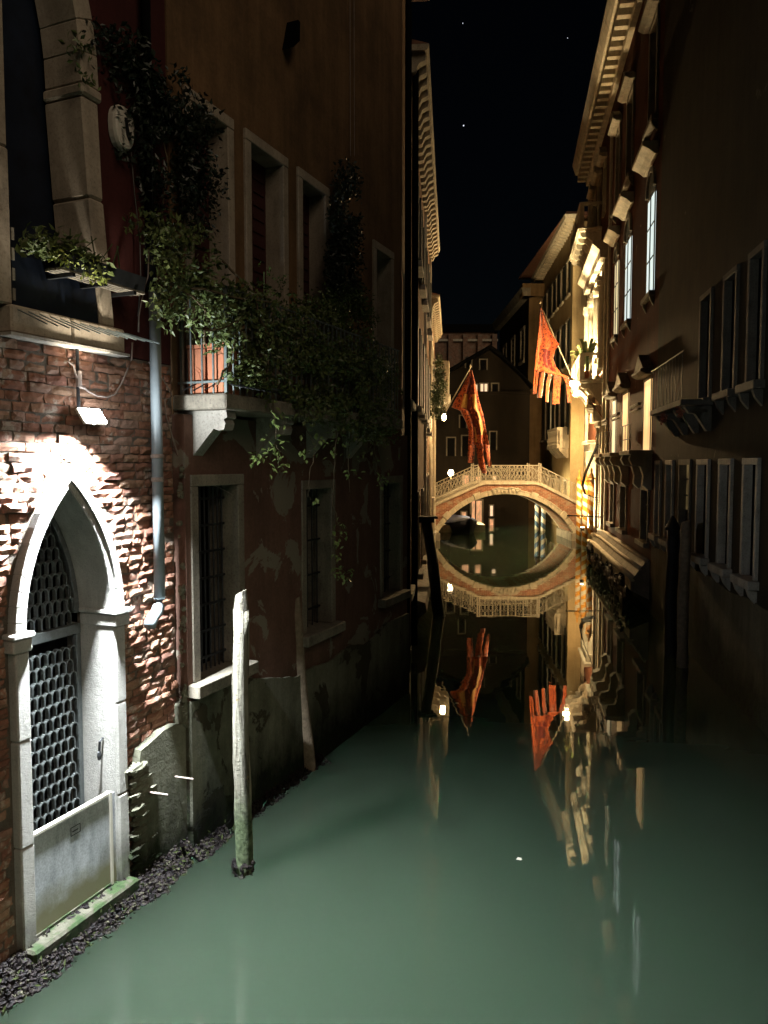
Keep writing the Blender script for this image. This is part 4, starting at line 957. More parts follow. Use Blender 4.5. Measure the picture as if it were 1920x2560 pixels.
pa = [(XC - RB * math.cos(a0 + (math.pi - 2 * a0) * i / na), ZC + RB * math.sin(a0 + (math.pi - 2 * a0) * i / na)) for i in range(na + 1)]
pb_ = [(XC - (RB + .15) * math.cos(a0 + (math.pi - 2 * a0) * i / na), ZC + (RB + .15) * math.sin(a0 + (math.pi - 2 * a0) * i / na)) for i in range(na + 1)]
m.band(pa, pb_, 0.352, BD - 0.352); m.obj('vault', M['brickdim'], br)
m = MB(1)
for p, q in zip(deck, deck[1:]): m.prism([(p[0], p[1] - 0.4), (q[0], q[1] - 0.4), (q[0], q[1] - 0.13), (p[0], p[1] - 0.13)], 0.36, BD - 0.36)
m.obj('deck', M['stone_dark'], br)
NS = 25
for side, yy in ((0, -0.07), (1, BD - 0.25)):
    for i in range(NS):
        t0 = a0 - 0.05 + (math.pi - 2 * a0 + 0.1) * i / NS; t1 = a0 - 0.05 + (math.pi - 2 * a0 + 0.1) * (i + 1) / NS - 0.003
        big = i in (3, 8, 16, 21) or i in (11, 12, 13)
        r0, r1 = RB - 0.005, RB + (0.34 if big else 0.26); f_ = 0.045 if big else 0
        def P2(r, t): return (XC - r * math.cos(t), ZC + r * math.sin(t))
        tm = (t0 + t1) / 2
        m = MB(1).prism([P2(r0, t0), P2(r0, tm), P2(r0, t1), P2(r1, t1), P2(r1, tm), P2(r1, t0)], yy - f_, yy + 0.32 - f_)
        if not big: m.prism([P2(r1 - .06, t0), P2(r1 - .06, t1), P2(r1 + .01, t1), P2(r1 + .01, t0)], yy - 0.03, yy)
        m.obj('arch_stone', M['stone_pal'], br, bevel=0.012)
# carved keystone relief
m = MB(1)
for i in range(7):
    x = XC - 0.62 + i * 0.2; m.blob((x, -0.13, 2.64 + rnd.uniform(-.03, .03)), 0.11, 8, 6, 0.2, (0.9, 0.5, 1.2))
m.tube([(XC - .75, -.14, 2.70), (XC - .3, -.16, 2.80), (XC, -.17, 2.74), (XC + .3, -.16, 2.80), (XC + .75, -.14, 2.70)], 0.045, 7)
m.obj('carved_keystone', M['stone_pal'], br, recalc=False)
for p, q in zip(deck, deck[1:]):
    k = max(1, round((q[0] - p[0]) / 0.9))
    for i in range(k):
        a = p[0] + (q[0] - p[0]) * i / k + .003; b = p[0] + (q[0] - p[0]) * (i + 1) / k - .003
        for yy in (-0.10, BD - 0.36):
            MB(1).prism([(a, dz(a) - 0.155), (b, dz(b) - 0.155), (b, dz(b)), (a, dz(a))], yy, yy + 0.46).obj('coping_stone', M['stone_pal'], br, bevel=0.012)
# railing
RH = 0.84
def panel_mesh(w_, sl_):
    m_ = MB(1); r_ = 0.011; h_ = RH - 0.06; f = lambda x, z: (x, 0, 0.05 + z * h_ + sl_ * x)
    def curve(pts): m_.tube([f(x * w_, z) for x, z in pts], r_, 4)
    curve([(0, 1), (.18, .78), (.5, .5), (.82, .22), (1, 0)]); curve([(0, 0), (.18, .22), (.5, .5), (.82, .78), (1, 1)])
    curve([(0, .5), (.25, .78), (.5, 1), (.75, .78), (1, .5)]); curve([(0, .5), (.25, .22), (.5, 0), (.75, .22), (1, .5)])
    for cx, cz_ in ((.5, .27), (.5, .73)): curve([(cx + .16 * math.cos(t_), cz_ + .1 * math.sin(t_)) for t_ in [k * math.pi / 4 for k in range(9)]])
    return m_.mesh('panel', M['rail'])
segs = [(2.62, 4.95), (4.95, 8.2), (8.2, 10.25)]
for side, yy in ((0, -0.0), (1, BD - 0.16)):
    for a, b in segs:
        flat = a > 4 and b < 9; za, zb = dz(a), dz(b)
        if flat: za = zb = 3.12 - 0.02
        slp = (zb - za) / (b - a)
        rr = MB(1)
        rr.prism([(a, za + RH), (b, zb + RH), (b, zb + RH + .045), (a, za + RH + .045)], yy - .03, yy + .03)
        rr.prism([(a, za + 0.04), (b, zb + .04), (b, zb + .065), (a, za + .065)], yy - .015, yy + .015)
        rail = rr.obj('railing', M['rail'], br)
        k = round((b - a) / 0.42); w_ = (b - a) / k; pm = panel_mesh(w_ - .02, slp); bm_ = MB(1).box(-.013, .013, -.013, .013, 0.0, RH).mesh('bar', M['rail'])
        for i in range(k):
            link_mesh('panel', pm, rail, (a + i * w_ + .01, yy, za + slp * i * w_)); link_mesh('bar', bm_, rail, (a + i * w_, yy, za + slp * i * w_))
    for x in (4.95, 5.06, 8.12, 8.22, 2.62):
        z_ = dz(x); MB(1).box(x - .03, x + .03, yy - .03, yy + .03, z_, z_ + RH + .1).lathe(x, yy, [(.03, z_ + RH + .1), (.05, z_ + RH + .14), (.02, z_ + RH + .19)], 8).obj('railing_post', M['rail'], br)
MB(1).box(1.2, 2.95, -0.1, BD, -1, 0.42).box(9.85, 11.8, -0.1, BD, -1, 0.42).obj('abutment', M['stone_dark'], br, bevel=0.02)

# ================================================================== FLAGS
def flag(lab, Y, pole_a, pole_b, rows, tails, cols=14, emblem=None):
    o_ = at(pole_a[0], pole_a[1], Y); t_ = thing('flag', lab, 'flag', o_, 0, 'red and gold flags over the canal')
    A_ = at(*pole_a, Y) - o_; B_ = at(*pole_b, Y - 0.35) - o_
    d_ = (B_ - A_).normalized()
    MB(1).tube([tuple(A_ - d_ * 0.35), tuple(B_)], 0.030, 8, 0.024).obj('pole', M['rail'], t_, smooth=True)
    m_ = MB(1); m_.lathe(B_.x, B_.y, [(.02, B_.z), (.045, B_.z + .04), (.04, B_.z + .09), (.005, B_.z + .16)], 8); m_.obj('finial', M['rail'], t_)
    def W(x, y, u):
        p = at(x, y, Y) - o_; p.y += -0.15 + 0.11 * math.sin(u * 13 + y * 0.02) + 0.05 * math.sin(u * 29 + 1.3 + y * .05) + 0.03 * math.sin(y * 0.11 + x * .07); return tuple(p)
    c_ = MB(1); fld = []; gold = []
    for (r0, r1) in zip(rows, rows[1:]):
        n_ = cols
        for i in range(n_):
            u0, u1 = i / n_, (i + 1) / n_
            q = [(r0[1] + (r0[2] - r0[1]) * u0, r0[0] + r0[3] * u0, u0), (r0[1] + (r0[2] - r0[1]) * u1, r0[0] + r0[3] * u1, u1), (r1[1] + (r1[2] - r1[1]) * u1, r1[0] + r1[3] * u1, u1), (r1[1] + (r1[2] - r1[1]) * u0, r1[0] + r1[3] * u0, u0)]
            c_.add([W(*v) for v in q], [(0, 1, 2, 3)]); gold.append(1 if emblem and any(e[0] < r0[0] < e[1] and e[2] < u0 < e[3] for e in emblem) else 0); fld.append(1.0 if 0.3 < u0 < 0.75 and r0[4] else 0.0)
    for tl in tails:
        for (r0, r1) in zip(tl, tl[1:]):
            for i in range(3):
                q = []
                for rr_, uu in ((r0, i / 3), (r0, (i + 1) / 3), (r1, (i + 1) / 3), (r1, i / 3)): q.append(W(rr_[1] + (rr_[2] - rr_[1]) * uu, rr_[0], (rr_[1] - pole_a[0]) * .01 + uu * .3))
                c_.add(q, [(0, 1, 2, 3)]); fld.append(0.0)
    co = c_.obj('cloth', M['flag'], t_, smooth=True, recalc=False)
    a_ = co.data.attributes.new('field', 'FLOAT', 'FACE'); a_.data.foreach_set('value', fld)
    co.data.materials.append(M['flaggold'])
    for gi, gv in enumerate(gold):
        if gv: co.data.polygons[gi].material_index = 1
    import bmesh
    bm = bmesh.new(); bm.from_mesh(co.data); bmesh.ops.remove_doubles(bm, verts=bm.verts, dist=0.002); bm.to_mesh(co.data); bm.free()
    sd = co.modifiers.new('solid', 'SOLIDIFY'); sd.thickness = 0.012
    return t_
# rows: y, x_left, x_right, slope of row (dy over full width), plain field
flag('red and gold flag hanging narrow beside the left lamp, its tails over the railing', 35.5, (1118, 1022), (1176, 920),
     [(926, 1174, 1178, 0, 0), (945, 1166, 1184, 0, 1), (965, 1156, 1189, 0, 1), (985, 1146, 1194, 2, 1), (1003, 1136, 1199, 4, 1), (1018, 1129, 1204, 6, 1), (1026, 1150, 1207, 8, 1), (1045, 1160, 1211, 8, 1), (1065, 1168, 1214, 6, 1), (1085, 1171, 1217, 4, 0), (1105, 1170, 1220, 2, 0), (1112, 1170, 1222, 0, 0)],
     [[(1112, 1170, 1187), (1135, 1168, 1186), (1157, 1168, 1184)], [(1112, 1190, 1206), (1140, 1192, 1208), (1165, 1197, 1212), (1183, 1204, 1216)], [(1112, 1208, 1222), (1140, 1212, 1225), (1166, 1219, 1229)]],
     emblem=[(980, 1004, .28, .5), (984, 1030, .66, .84), (1044, 1066, .6, .8), (1060, 1090, .3, .42)])
flag('red and gold flag with five long tails flying from the lit balcony', 37.8, (1428, 940), (1351, 760),
     [(764, 1349, 1352, 0, 0), (790, 1347, 1359, 3, 0), (815, 1345, 1369, 6, 0), (835, 1343, 1380, 8, 0), (850, 1341, 1395, 13, 0), (868, 1340, 1384, 12, 1), (884, 1338, 1381, 16, 1), (898, 1337, 1390, 22, 1), (908, 1336, 1405, 30, 0), (917, 1335, 1424, 28, 0), (926, 1335, 1425, 22, 0)],
     [[(922, 1335, 1346), (945, 1334, 1342), (985, 1331, 1338)], [(930, 1348, 1362), (955, 1345, 1357), (995, 1343, 1352)], [(936, 1367, 1380), (960, 1362, 1374), (1005, 1361, 1370)], [(940, 1383, 1401), (970, 1382, 1398), (1011, 1381, 1396)], [(945, 1406, 1424), (970, 1414, 1424), (1007, 1416, 1425)]])

# ================================================================== RIGHT: near dark house
rh = thing('canal_house', 'dim olive plastered house with white framed windows on the right bank', 'house', WR.world(0, 0, 0), WR.ang)
def sx(x, y=1164, o=0): return WR.hit(x, y, o)[0]
gw = [(sx(1897), sx(1868)), (sx(1830), sx(1806)), (sx(1773), sx(1750)), (sx(1684), sx(1670)), (sx(1653), sx(1643))]
gw = [(min(a), max(a)) for a in gw]; door_ = (sx(1727), sx(1703))
uw = [(gw[0][0], gw[0][1]), (gw[1][0] - .05, gw[1][1]), (3.9, 4.6), (5.2, 5.9), (6.6, 7.3)]
uw = uw[:3]
holes = [(a - .12, b + .12, 2.06, 4.12) for a, b in gw] + [(door_[0] - .1, door_[1] + .1, 0.3, 4.12)] + [(a - .12, b + .12, 5.16, 7.4) for a, b in uw]
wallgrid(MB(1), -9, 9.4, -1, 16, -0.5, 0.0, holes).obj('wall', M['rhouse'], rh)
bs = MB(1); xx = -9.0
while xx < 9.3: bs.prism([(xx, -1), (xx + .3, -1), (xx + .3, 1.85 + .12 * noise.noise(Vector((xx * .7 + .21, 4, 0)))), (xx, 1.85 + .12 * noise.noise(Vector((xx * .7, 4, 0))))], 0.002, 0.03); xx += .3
bs.obj('paler_base_band', M['rbase'], rh)  # thin band along the foot, paler than the wall above
MB(1).box(-9, 9.4, -3.2, -3.1, -1, 16).obj('back_wall', M['black'], rh)
for i, (a, b) in enumerate(gw): window(rh, 1, a, b, 2.2, 4.0, 'black', 0.11, 0.05, 0.10, 'stone', True, None, None, mull=False, brk=True)
for i, (a, b) in enumerate(uw):
    window(rh, 1, a, b, 5.3, 7.28, 'black', 0.11, 0.05, 0.10, 'stone_dim', True, None, None, mull=False, brk=True)
d_ = MB(1).box(door_[0] - .1, door_[0], -0.3, 0.04, 0.3, 4.0).box(door_[1], door_[1] + .1, -.3, .04, .3, 4.0).box(door_[0] - .1, door_[1] + .1, -.3, .044, 4.0, 4.12).obj('door', M['stone_dim'], rh)
MB(1).box(door_[0], door_[1], -0.16, -0.12, 3.0, 4.0).obj('lit_fanlight', M['lit_dim'], d_)
MB(1).box((door_[0] + door_[1]) / 2 - .025, (door_[0] + door_[1]) / 2 + .025, -0.118, -0.09, 3.0, 4.0).box(door_[0], door_[1], -0.118, -0.085, 3.3, 3.34).box(door_[0], door_[1], -0.118, -0.085, 3.66, 3.70).obj('fanlight_bar', M['iron'], d_)
MB(1).box(door_[0], door_[1], -0.2, -0.12, 0.3, 2.99).obj('door_leaf', M['shutter_g'], d_)
bb = MB(1).box(3.6, 6.9, 0, 0.6, 5.14, 5.25).obj('balcony', M['stone_dim'], rh, bevel=.01)
bk = MB(1).prismx([(0, 5.118), (0.5, 5.118), (0.42, 5.0), (0.3, 4.98), (0.08, 4.65), (0, 4.65)], -.08, .08).mesh('bracket', M['stone_dim'])
for a in (3.8, 4.8, 5.8, 6.7): link_mesh('bracket', bk, bb, (a, 0, 0))
rr = MB(1); a = 3.65
while a < 6.9: rr.box(a - .007, a + .007, .56, .574, 5.25, 6.15); a += 0.3
rr.box(3.6, 6.9, .56, .58, 6.15, 6.17); rr.obj('railing', M['iron'], bb)
for (px_, py_, r_, lab) in ((1663, 1046, 16, 'small reddish flower cluster on the far end of the dark right balcony'), (1706, 1032, 16, 'small reddish flower cluster on the near part of the dark right balcony')):
    s_, z_ = WR.hit(px_, py_, .65); fl_ = thing('flower_pot', lab, 'flowers', WR.world(s_, .65, z_), WR.ang, 'flowers on the dark balcony')
    m = MB(1); cloud(m, [(0, 0.02, 0, .3, .12, .12)], 160, (.04, .07), .6, 0); m.obj('blossom', M['flower'], fl_, recalc=False, kind='stuff')
    MB(1).tube([(0, -.1, -.25), (0, 0, 0)], .01, 5).obj('stem', M['stem_g'], fl_)
# posts and dark boat along right wall
def wpost(px_, py_base, py_top, off, r_, mat, lab, cap=False):
    s_ = WR.hit(px_, 1400, off)[0]; w_ = WR.world(s_, off, 0); z_ = at(px_, py_top, w_.y).z
    t_ = post('mooring_post', lab, (w_.x, w_.y), (w_.x, w_.y, z_), r_, r_ * .92, mat, cut=not cap)
    if cap: MB(1).lathe(0, 0, [(r_ * 1.15, z_), (r_ * 1.2, z_ + .05), (.02, z_ + .3)], 10).obj('cap', M['tar'], t_)
wpost(1680, 1560, 1325, .45, 0.13, M['tar'], 'black capped mooring post by the lit fanlight door', True)
wpost(1711, 1560, 1325, .40, 0.11, M['pole_d'], 'dim tan mooring post standing before the door with the lit fanlight')
def boat(lab, pos, ang, L, Wd, mat, cover, cat='boat', h=0.45):
    t_ = thing('moored_boat', lab, cat, pos, ang, None); m_ = MB(1); N = 14; V_ = []; 
    for i in range(N + 1):
        u = i / N * 2 - 1; w_ = Wd / 2 * (1 - abs(u) ** 2.6); sh_ = h + 0.35 * abs(u) ** 3; x = u * L / 2
        V_ += [(x, -w_, sh_), (x * .95, -w_ * .7, -.1), (x * .95, w_ * .7, -.1), (x, w_, sh_)]
    F_ = []
    for i in range(N):
        for k in range(3): F_.append((i * 4 + k, i * 4 + k + 1, i * 4 + 4 + k + 1, i * 4 + 4 + k))
    m_.add(V_, F_); hl_ = m_.obj('hull', mat, t_, smooth=True, recalc=False); s2 = hl_.modifiers.new('s', 'SOLIDIFY'); s2.thickness = .04
    c_ = MB(1); V_ = []; F_ = []; M2 = 6
    for i in range(N + 1):
        u = i / N * 2 - 1; w_ = Wd / 2 * (1 - abs(u) ** 2.6) * 1.03
        for k in range(M2 + 1):
            a_ = math.pi * k / M2; V_.append((u * L / 2, -w_ * math.cos(a_), h + .02 + .35 * abs(u) ** 3 + 0.38 * math.sin(a_) * (1 - abs(u) ** 2) + .03 * math.sin(u * 23 + k)))
    for i in range(N):
        for k in range(M2): F_.append((i * (M2 + 1) + k, i * (M2 + 1) + k + 1, (i + 1) * (M2 + 1) + k + 1, (i + 1) * (M2 + 1) + k))
    c_.add(V_, F_); c_.obj('cover', cover, t_, smooth=True, recalc=False)
    for u in (-1, 1): MB(1).tube([(u * L * .48, 0, h + .2), (u * L * .52, 0, h + .55), (u * L * .53, 0, h + .62)], .035, 6).obj('stem_post', mat, t_)
    return t_
bp2 = boat('blue tarpaulin covered boat seen through the left half of the bridge arch', at(1146, 1322, 46.5) * 1.0, R(100), 5.0, 1.9, M['tarp'], M['tarp'], h=0.55); bp2.location.z = 0

# ================================================================== RIGHT: palace
pa_ = thing('palace', 'tall red palace with toothed cornice, carved balconies and lit windows on the right bank', 'palace', WR.world(0, 0, 0), WR.ang)
P0, P1, PZ = 9.4, 29.6, 17.9
bays = [(10.25, 11.30), (14.35, 15.55), (17.35, 18.25)]
holes = []
for a, b in bays:
    holes += [(a - .15, b + .15, 1.71, 3.4), (a - .15, b + .15, 4.30, 6.5), (a - .15, b + .15, 8.6, 11.55), (a - .15, b + .15, 13.2, 16.2)]
ser = [(21.4, 22.5), (23.3, 24.7), (25.4, 26.6)]
for a, b in ser: holes += [(a, b, 8.0, 12.2), (a + .1, b - .1, 14.4, 16.6)]
holes += [(21.6, 22.6, 1.2, 5.6), (24.0, 26.0, 0.3, 4.6)]
wallgrid(MB(1), P0, P1, -1, PZ, -0.6, 0.0, holes).obj('wall', M['palred'], pa_)
MB(1).box(P0, P1, -3.5, -3.4, -1, PZ).box(P1 - .5, P1, -6, -.6, -1, PZ).obj('back_wall', M['black'], pa_)
for i, (a, b) in enumerate(bays):
    window(pa_, 1, a, b, 1.85, 3.27, 'glass', .13, .05, .12, 'stone_dark', True, None, mull=True)
    f_ = window(pa_, 1, a, b, 4.32, 6.36, ['lit_warm', 'lit_warm', 'lit_cream'][i], .10, .02, 0.0, 'stone_dark', False, None, None, mull=False, hood='ped')
    for q in (a - .25, b + .25):
        MB(1).prismx([(0, 4.28), (.55, 4.28), (.60, 4.15), (.52, 4.0), (.30, 3.95), (.22, 3.7), (.24, 3.45), (.10, 3.32), (0, 3.32)], q - .12, q + .12).obj('console', M['stone_pal'], f_)
    MB(1).box(a - .45, b + .45, 0, .62, 4.283, 4.40).obj('balcony_slab', M['stone_pal'], f_, bevel=.01)
    r_ = MB(1); q = a - .4
    while q <= b + .42: r_.box(q - .010, q + .010, .575, .59, 4.40, 5.1); q += 0.5
    for zz in (4.7, 5.1): r_.box(a - .44, b + .44, .575, .59, zz, zz + .02)
    r_.obj('railing', M['iron'], f_)
    MB(1).box(a - .2, b + .2, .3, .38, 5.62, 5.70).box(a - .2, b + .2, .3, .38, 5.50, 5.55).obj('window_bracket', M['stone_dark'], f_)
    pm_ = ['lit_cool', 'lit_cool', 'lit_cream'][i]
    f_ = window(pa_, 1, a, b, 8.72, 11.38, pm_, .10, .02, 0.0, 'stone_dark', True, None, None, mull=True, brk=True)
    ca, cb_ = (a + b) / 2, (b - a) / 2
    pts_i = [(ca - cb_ * math.cos(math.pi * k / 10), 11.52 + cb_ * math.sin(math.pi * k / 10)) for k in range(11)]
    pts_o = [(ca - (cb_ + .14) * math.cos(math.pi * k / 10), 11.52 + (cb_ + .14) * math.sin(math.pi * k / 10)) for k in range(11)]
    MB(1).band(pts_i, pts_o, 0.0, 0.08).obj('arch_moulding', M['stone_dark'], f_)
    MB(1).prism(pts_i, 0.002, 0.02).obj('lunette', M['pipe'], f_)
    zt = 11.52 + cb_ + .2
    MB(1).prismx([(0, zt), (.1, zt), (.24, zt + .12), (.42, zt + .22), (.42, zt + .34), (0, zt + .34)], a - .35, b + .35).obj('hood', M['stone_pal'], f_, bevel=.01)
    window(pa_, 1, a, b, 13.34, 16.05, 'black', .13, .06, .2, 'stone_dark', True, None, None, mull=False, hood='ped', brk=True)
# bright portal bay: serliana, columns, entablature
lt = MB(1)
for q in (20.9, 22.9, 25.05, 27.1):
    sr = MB(1); sr.box(q - .22, q + .22, 0, .30, 7.92, 8.35); sr.lathe(q, .16, [(.17, 8.35), (.15, 8.5), (.15, 11.0), (.14, 11.2), (.2, 11.3), (.22, 11.45)], 12); sr.box(q - .2, q + .2, 0, .36, 11.45, 11.62)
    sr.obj('column', M['stone_pal'], pa_, bevel=.008)
for i, (a, b) in enumerate(ser):
    c_ = (a + b) / 2; w_ = (b - a) / 2
    f_ = MB(1).box(a, a + .1, -.3, .08, 7.9, 11.6).box(b - .1, b, -.3, .08, 7.9, 11.6).obj('window', M['stone_pal'], pa_)
    MB(1).box(a + .1, b - .1, -.32, -.28, 7.9, 12.2).obj('pane', M['glass'], f_)
    pi = [(c_ - (w_ - .1) * math.cos(math.pi * k / 8), 11.6 + .5 * math.sin(math.pi * k / 8)) for k in range(9)]; po = [(c_ - (w_ + .06) * math.cos(math.pi * k / 8), 11.6 + .66 * math.sin(math.pi * k / 8)) for k in range(9)]
    MB(1).band(pi, po, -.2, .12).obj('arch_moulding', M['stone_pal'], f_)
    window(pa_, 1, a + .22, b - .22, 14.42, 16.45, 'black', .12, .06, .2, 'stone_pal', False, mull=False, hood='ped')
MB(1).prismx([(0, 12.3), (.32, 12.3), (.34, 12.6), (.5, 12.75), (.62, 12.85), (.62, 13.0), (0, 13.0)], 20.5, 27.5).obj('entablature', M['stone_pal'], pa_, bevel=.012)
MB(1).box(20.55, 27.4, 0, .06, 12.0, 12.3).obj('frieze', M['stone_pal'], pa_)
MB(1).box(20.3, 20.62, 0, .14, 0.5, 12.2).box(27.5, 27.9, 0, .14, 0.5, 17.5).box(19.55, 19.75, 0, .1, 0, 17.5).obj('pilaster', M['stone_pal'], pa_, bevel=.01)
balcony(pa_, 1, 21.6, 26.4, 0.95, 7.62, 1.08, 'stone_pal', 5, .085, .27, 1.15)
balcony(pa_, 1, 22.9, 28.0, 0.95, 14.25, 1.05, 'stone_pal', 6, .08, .3, 0.95)
# ground storey of the bright bay
gwm = MB(1).box(21.45, 21.6, -.3, .12, 1.05, 5.6).box(22.6, 22.75, -.3, .12, 1.05, 5.6).box(21.3, 22.9, -.3, .2, 5.6, 5.78).box(21.3, 22.9, -.3, .3, .9, 1.05).obj('window', M['stone_pal'], pa_, bevel=.01)
MB(1).box(21.6, 22.6, -.3, -.25, 1.05, 5.6).obj('pane', M['glass'], gwm)
for k in range(7):
    a = 21.66 + k * .147
    MB(1).tube([(a, .1, 4.9), (a, .3, 4.4), (a, .62, 3.6), (a, .72, 3.1), (a, .6, 2.75), (a, .25, 2.6), (a, .1, 2.6)], .018, 5).obj('bowed_bar', M['iron'], gwm)
MB(1).prism([(21.2, 5.8), (23.0, 5.8), (22.7, 6.25), (22.4, 6.1), (22.1, 6.55), (21.8, 6.1), (21.5, 6.25)], 0, .38).obj('pediment', M['stone_pal'], gwm, bevel=.02)
hd_ = MB(1); 
for k in range(14): hd_.blob((22.1 + rnd.uniform(-.4, .4), .38 + rnd.uniform(0, .12), 6.55 + rnd.uniform(-.25, .35)), rnd.uniform(.09, .18), 7, 5, .25)
hd_.obj('carved_figure', M['stone_pal'], pa_, recalc=False)
dr = MB(1).box(23.75, 24.0, -.3, .22, -.2, 4.6).box(26.0, 26.25, -.3, .22, -.2, 4.6).box(23.6, 26.4, -.3, .3, 4.6, 4.95).box(23.5, 26.5, 0, .42, 4.95, 5.1).obj('water_portal', M['stone_pal'], pa_, bevel=.015)
MB(1).box(24.0, 26.0, -.3, -.25, 0.0, 4.6).obj('door_leaf', M['shutter'], dr)
for k in range(6):
    z_ = 0.4 + k * .72; MB(1).box(20.62, 21.2, 0, .1, z_, z_ + .68).obj('quoin', M['stone_pal'], pa_, bevel=.02)
    MB(1).box(26.9, 27.5, 0, .1, z_, z_ + .68).obj('quoin', M['stone_pal'], pa_, bevel=.02)
MB(1).box(19.9, 20.28, 0, .05, 1.2, 7).obj('stone_strip', M['stone_pal'], pa_)
# cornice
cn = MB(1).prismx([(0, PZ), (.18, PZ), (.2, PZ + .12), (.2, PZ + .5), (.7, PZ + .56), (.78, PZ + .75), (.86, PZ + 1.0), (.86, PZ + 1.1), (0, PZ + 1.1)], 9.4, 28.6).obj('cornice', M['stone_pal'], pa_)
dm = MB(1).box(-.12, .12, .202, .62, PZ + .14, PZ + .50).mesh('dentil', M['stone_pal']); a = 9.7
while a < 28.4: link_mesh('dentil', dm, cn, (a, 0, 0)); a += 0.62
MB(1).prismx([(.8, PZ + 1.104), (-5, PZ + 3.0), (-5, PZ + 1.104)], 9.4, 28.6).obj('roof', M['tile'], pa_)
# base mouldings
for k, (z_, o_, r_) in enumerate(((1.36, .10, .05), (1.14, .26, .055), (0.86, .46, .09))):
    MB(1).tube([(9.9, o_ - .02, z_ + .02), (14, o_, z_), (19.5, o_, z_), (21.2, o_ + .05, z_ - .05)], r_, 8).obj('base_moulding', M['stone_pal'], pa_, smooth=True)
MB(1).prismx([(0, 1.40), (.12, 1.34), (.5, .8), (.5, .55), (0, .3)], 9.9, 21.0).obj('base_slope', M['stone_dark'], pa_)
m = MB(1)
for k in range(60): m.blob((rnd.uniform(10.5, 21), .5 + rnd.uniform(0, .1), rnd.uniform(.1, .7)), rnd.uniform(.08, .2), 7, 5, .35, (1.4, .6, 1))
m.obj('weed_crust', M['mussel'], pa_, recalc=False, kind='stuff')
MB(1).tube([(21.9, .9, 7.3), (20.4, .12, 5.9), (20.3, .1, 1.6)], .035, 6).obj('drainpipe', M['rustedge'], pa_)
MB(1).tube([(20.0, .1, 1.9), (20.0, 1.5, 1.95)], .03, 6).obj('mooring_bar', M['iron'], pa_)
for i, (s_, o_, z_) in enumerate(((21.9, .62, 8.72), (23.4, .62, 8.72), (24.9, .6, 8.72))):
    pt = thing('balcony_palm', ['spiky potted palm at the near corner of the lit balcony', 'spiky potted palm in the middle of the lit balcony', 'spiky potted palm at the far end of the lit balcony'][i], 'plant', WR.world(s_, o_, 7.62), WR.ang, 'palms on the lit balcony')
    MB(1).lathe(0, 0, [(.10, 0), (.15, .3), (.16, .32), (.13, .33)], 10).obj('pot', M['terra'], pt)
    for k in range(12):
        a_ = rnd.uniform(0, 6.28); l_ = rnd.uniform(.5, .8); m = MB(1)
        P = [(math.cos(a_) * l_ * t_ * .8, math.sin(a_) * l_ * t_ * .8, .33 + .95 * (1 + 0.2 * (k % 3)) * math.sin(t_ * 1.9)) for t_ in (0, .25, .5, .75, 1)]
        for p, q in zip(P, P[1:]):
            p, q = Vector(p), Vector(q); sd_ = Vector((-math.sin(a_), math.cos(a_), 0)) * .07
            m.add([tuple(p - sd_), tuple(q - sd_), tuple(q + sd_), tuple(p + sd_)], [(0, 1, 2, 3)])
        m.obj('frond', M['leaf'], pt, recalc=False)
# palace lights: lantern at the balcony corner, two floods on the balcony floor
Rp = at(1430, 958, 35.0)
rl_ = thing('wall_lantern', 'glowing warm lantern below the corner of the lit balcony beside the right flag', 'lamp', Rp, WR.ang)
MB(1).lathe(0, 0, [(0.01, -0.12), (0.08, -0.10), (0.12, 0.0), (0.08, 0.09), (0.02, 0.12)], 10).obj('globe', M['bulb'], rl_, smooth=True)
MB(1).tube([(0, 0, .1), (0, -.15, .2), (0, -.55, .1)], 0.025, 6).lathe(0, 0, [(.13, .11), (.03, .22)], 8).obj('bracket', M['sconce'], rl_)
lamp('POINT', Rp + Vector((-0.05, -0.05, -0.18)), 5200, WARM, 0.12)
for i, s_ in enumerate((22.6, 24.9)):
    ft = thing('balcony_floodlight', ['bright floodlight on the near half of the lit balcony floor behind the balusters', 'bright floodlight on the far half of the lit balcony floor behind the balusters'][i], 'lamp', WR.world(s_, .42, 7.64), WR.ang, 'floodlights on the lit balcony')
    MB(1).box(-.15, .15, -.1, .1, 0, .16).obj('housing', M['sconce'], ft); MB(1).box(-.14, .14, -.09, .09, .162, .18).obj('lens', M['bulb2'], ft)
    lamp('AREA', WR.world(s_, .42, 7.86), 1500, (1.0, .78, .42), .2, WR.n * -.12 + Vector((0, 0, 1)))
ug = thing('portal_floodlight', 'bright uplight at the foot of the carved palace portal behind the striped poles', 'lamp', WR.world(22.9, .62, 1.1), WR.ang)
MB(1).box(-.12, .12, -.08, .08, 0, .14).obj('housing', M['sconce'], ug); MB(1).box(-.11, .11, -.07, .07, .142, .16).obj('lens', M['bulb2'], ug)
lamp('AREA', WR.world(22.9, .62, 1.3), 1400, (1.0, .76, .40), .2, WR.n * -.25 + Vector((0, 0, 1)))

cl_p = Vector((11.5, 42.2, 6.2)); cl = thing('wall_lantern', 'lantern hidden behind the palace corner lighting the yellow house end', 'lamp', cl_p, 0)
MB(1).lathe(0, 0, [(0.01, -0.12), (0.08, -0.10), (0.12, 0.0), (0.08, 0.09), (0.02, 0.12)], 10).obj('globe', M['bulb2'], cl, smooth=True)
MB(1).tube([(0, 0, .1), (0, 0, 1.3)], 0.02, 6).tube([(0, 0, 1.3), (.3, -1.2, 1.3)], .02, 6).obj('bracket', M['sconce'], cl)
lamp('POINT', cl_p + Vector((0, 0, -.2)), 1000, WARM, 0.12)
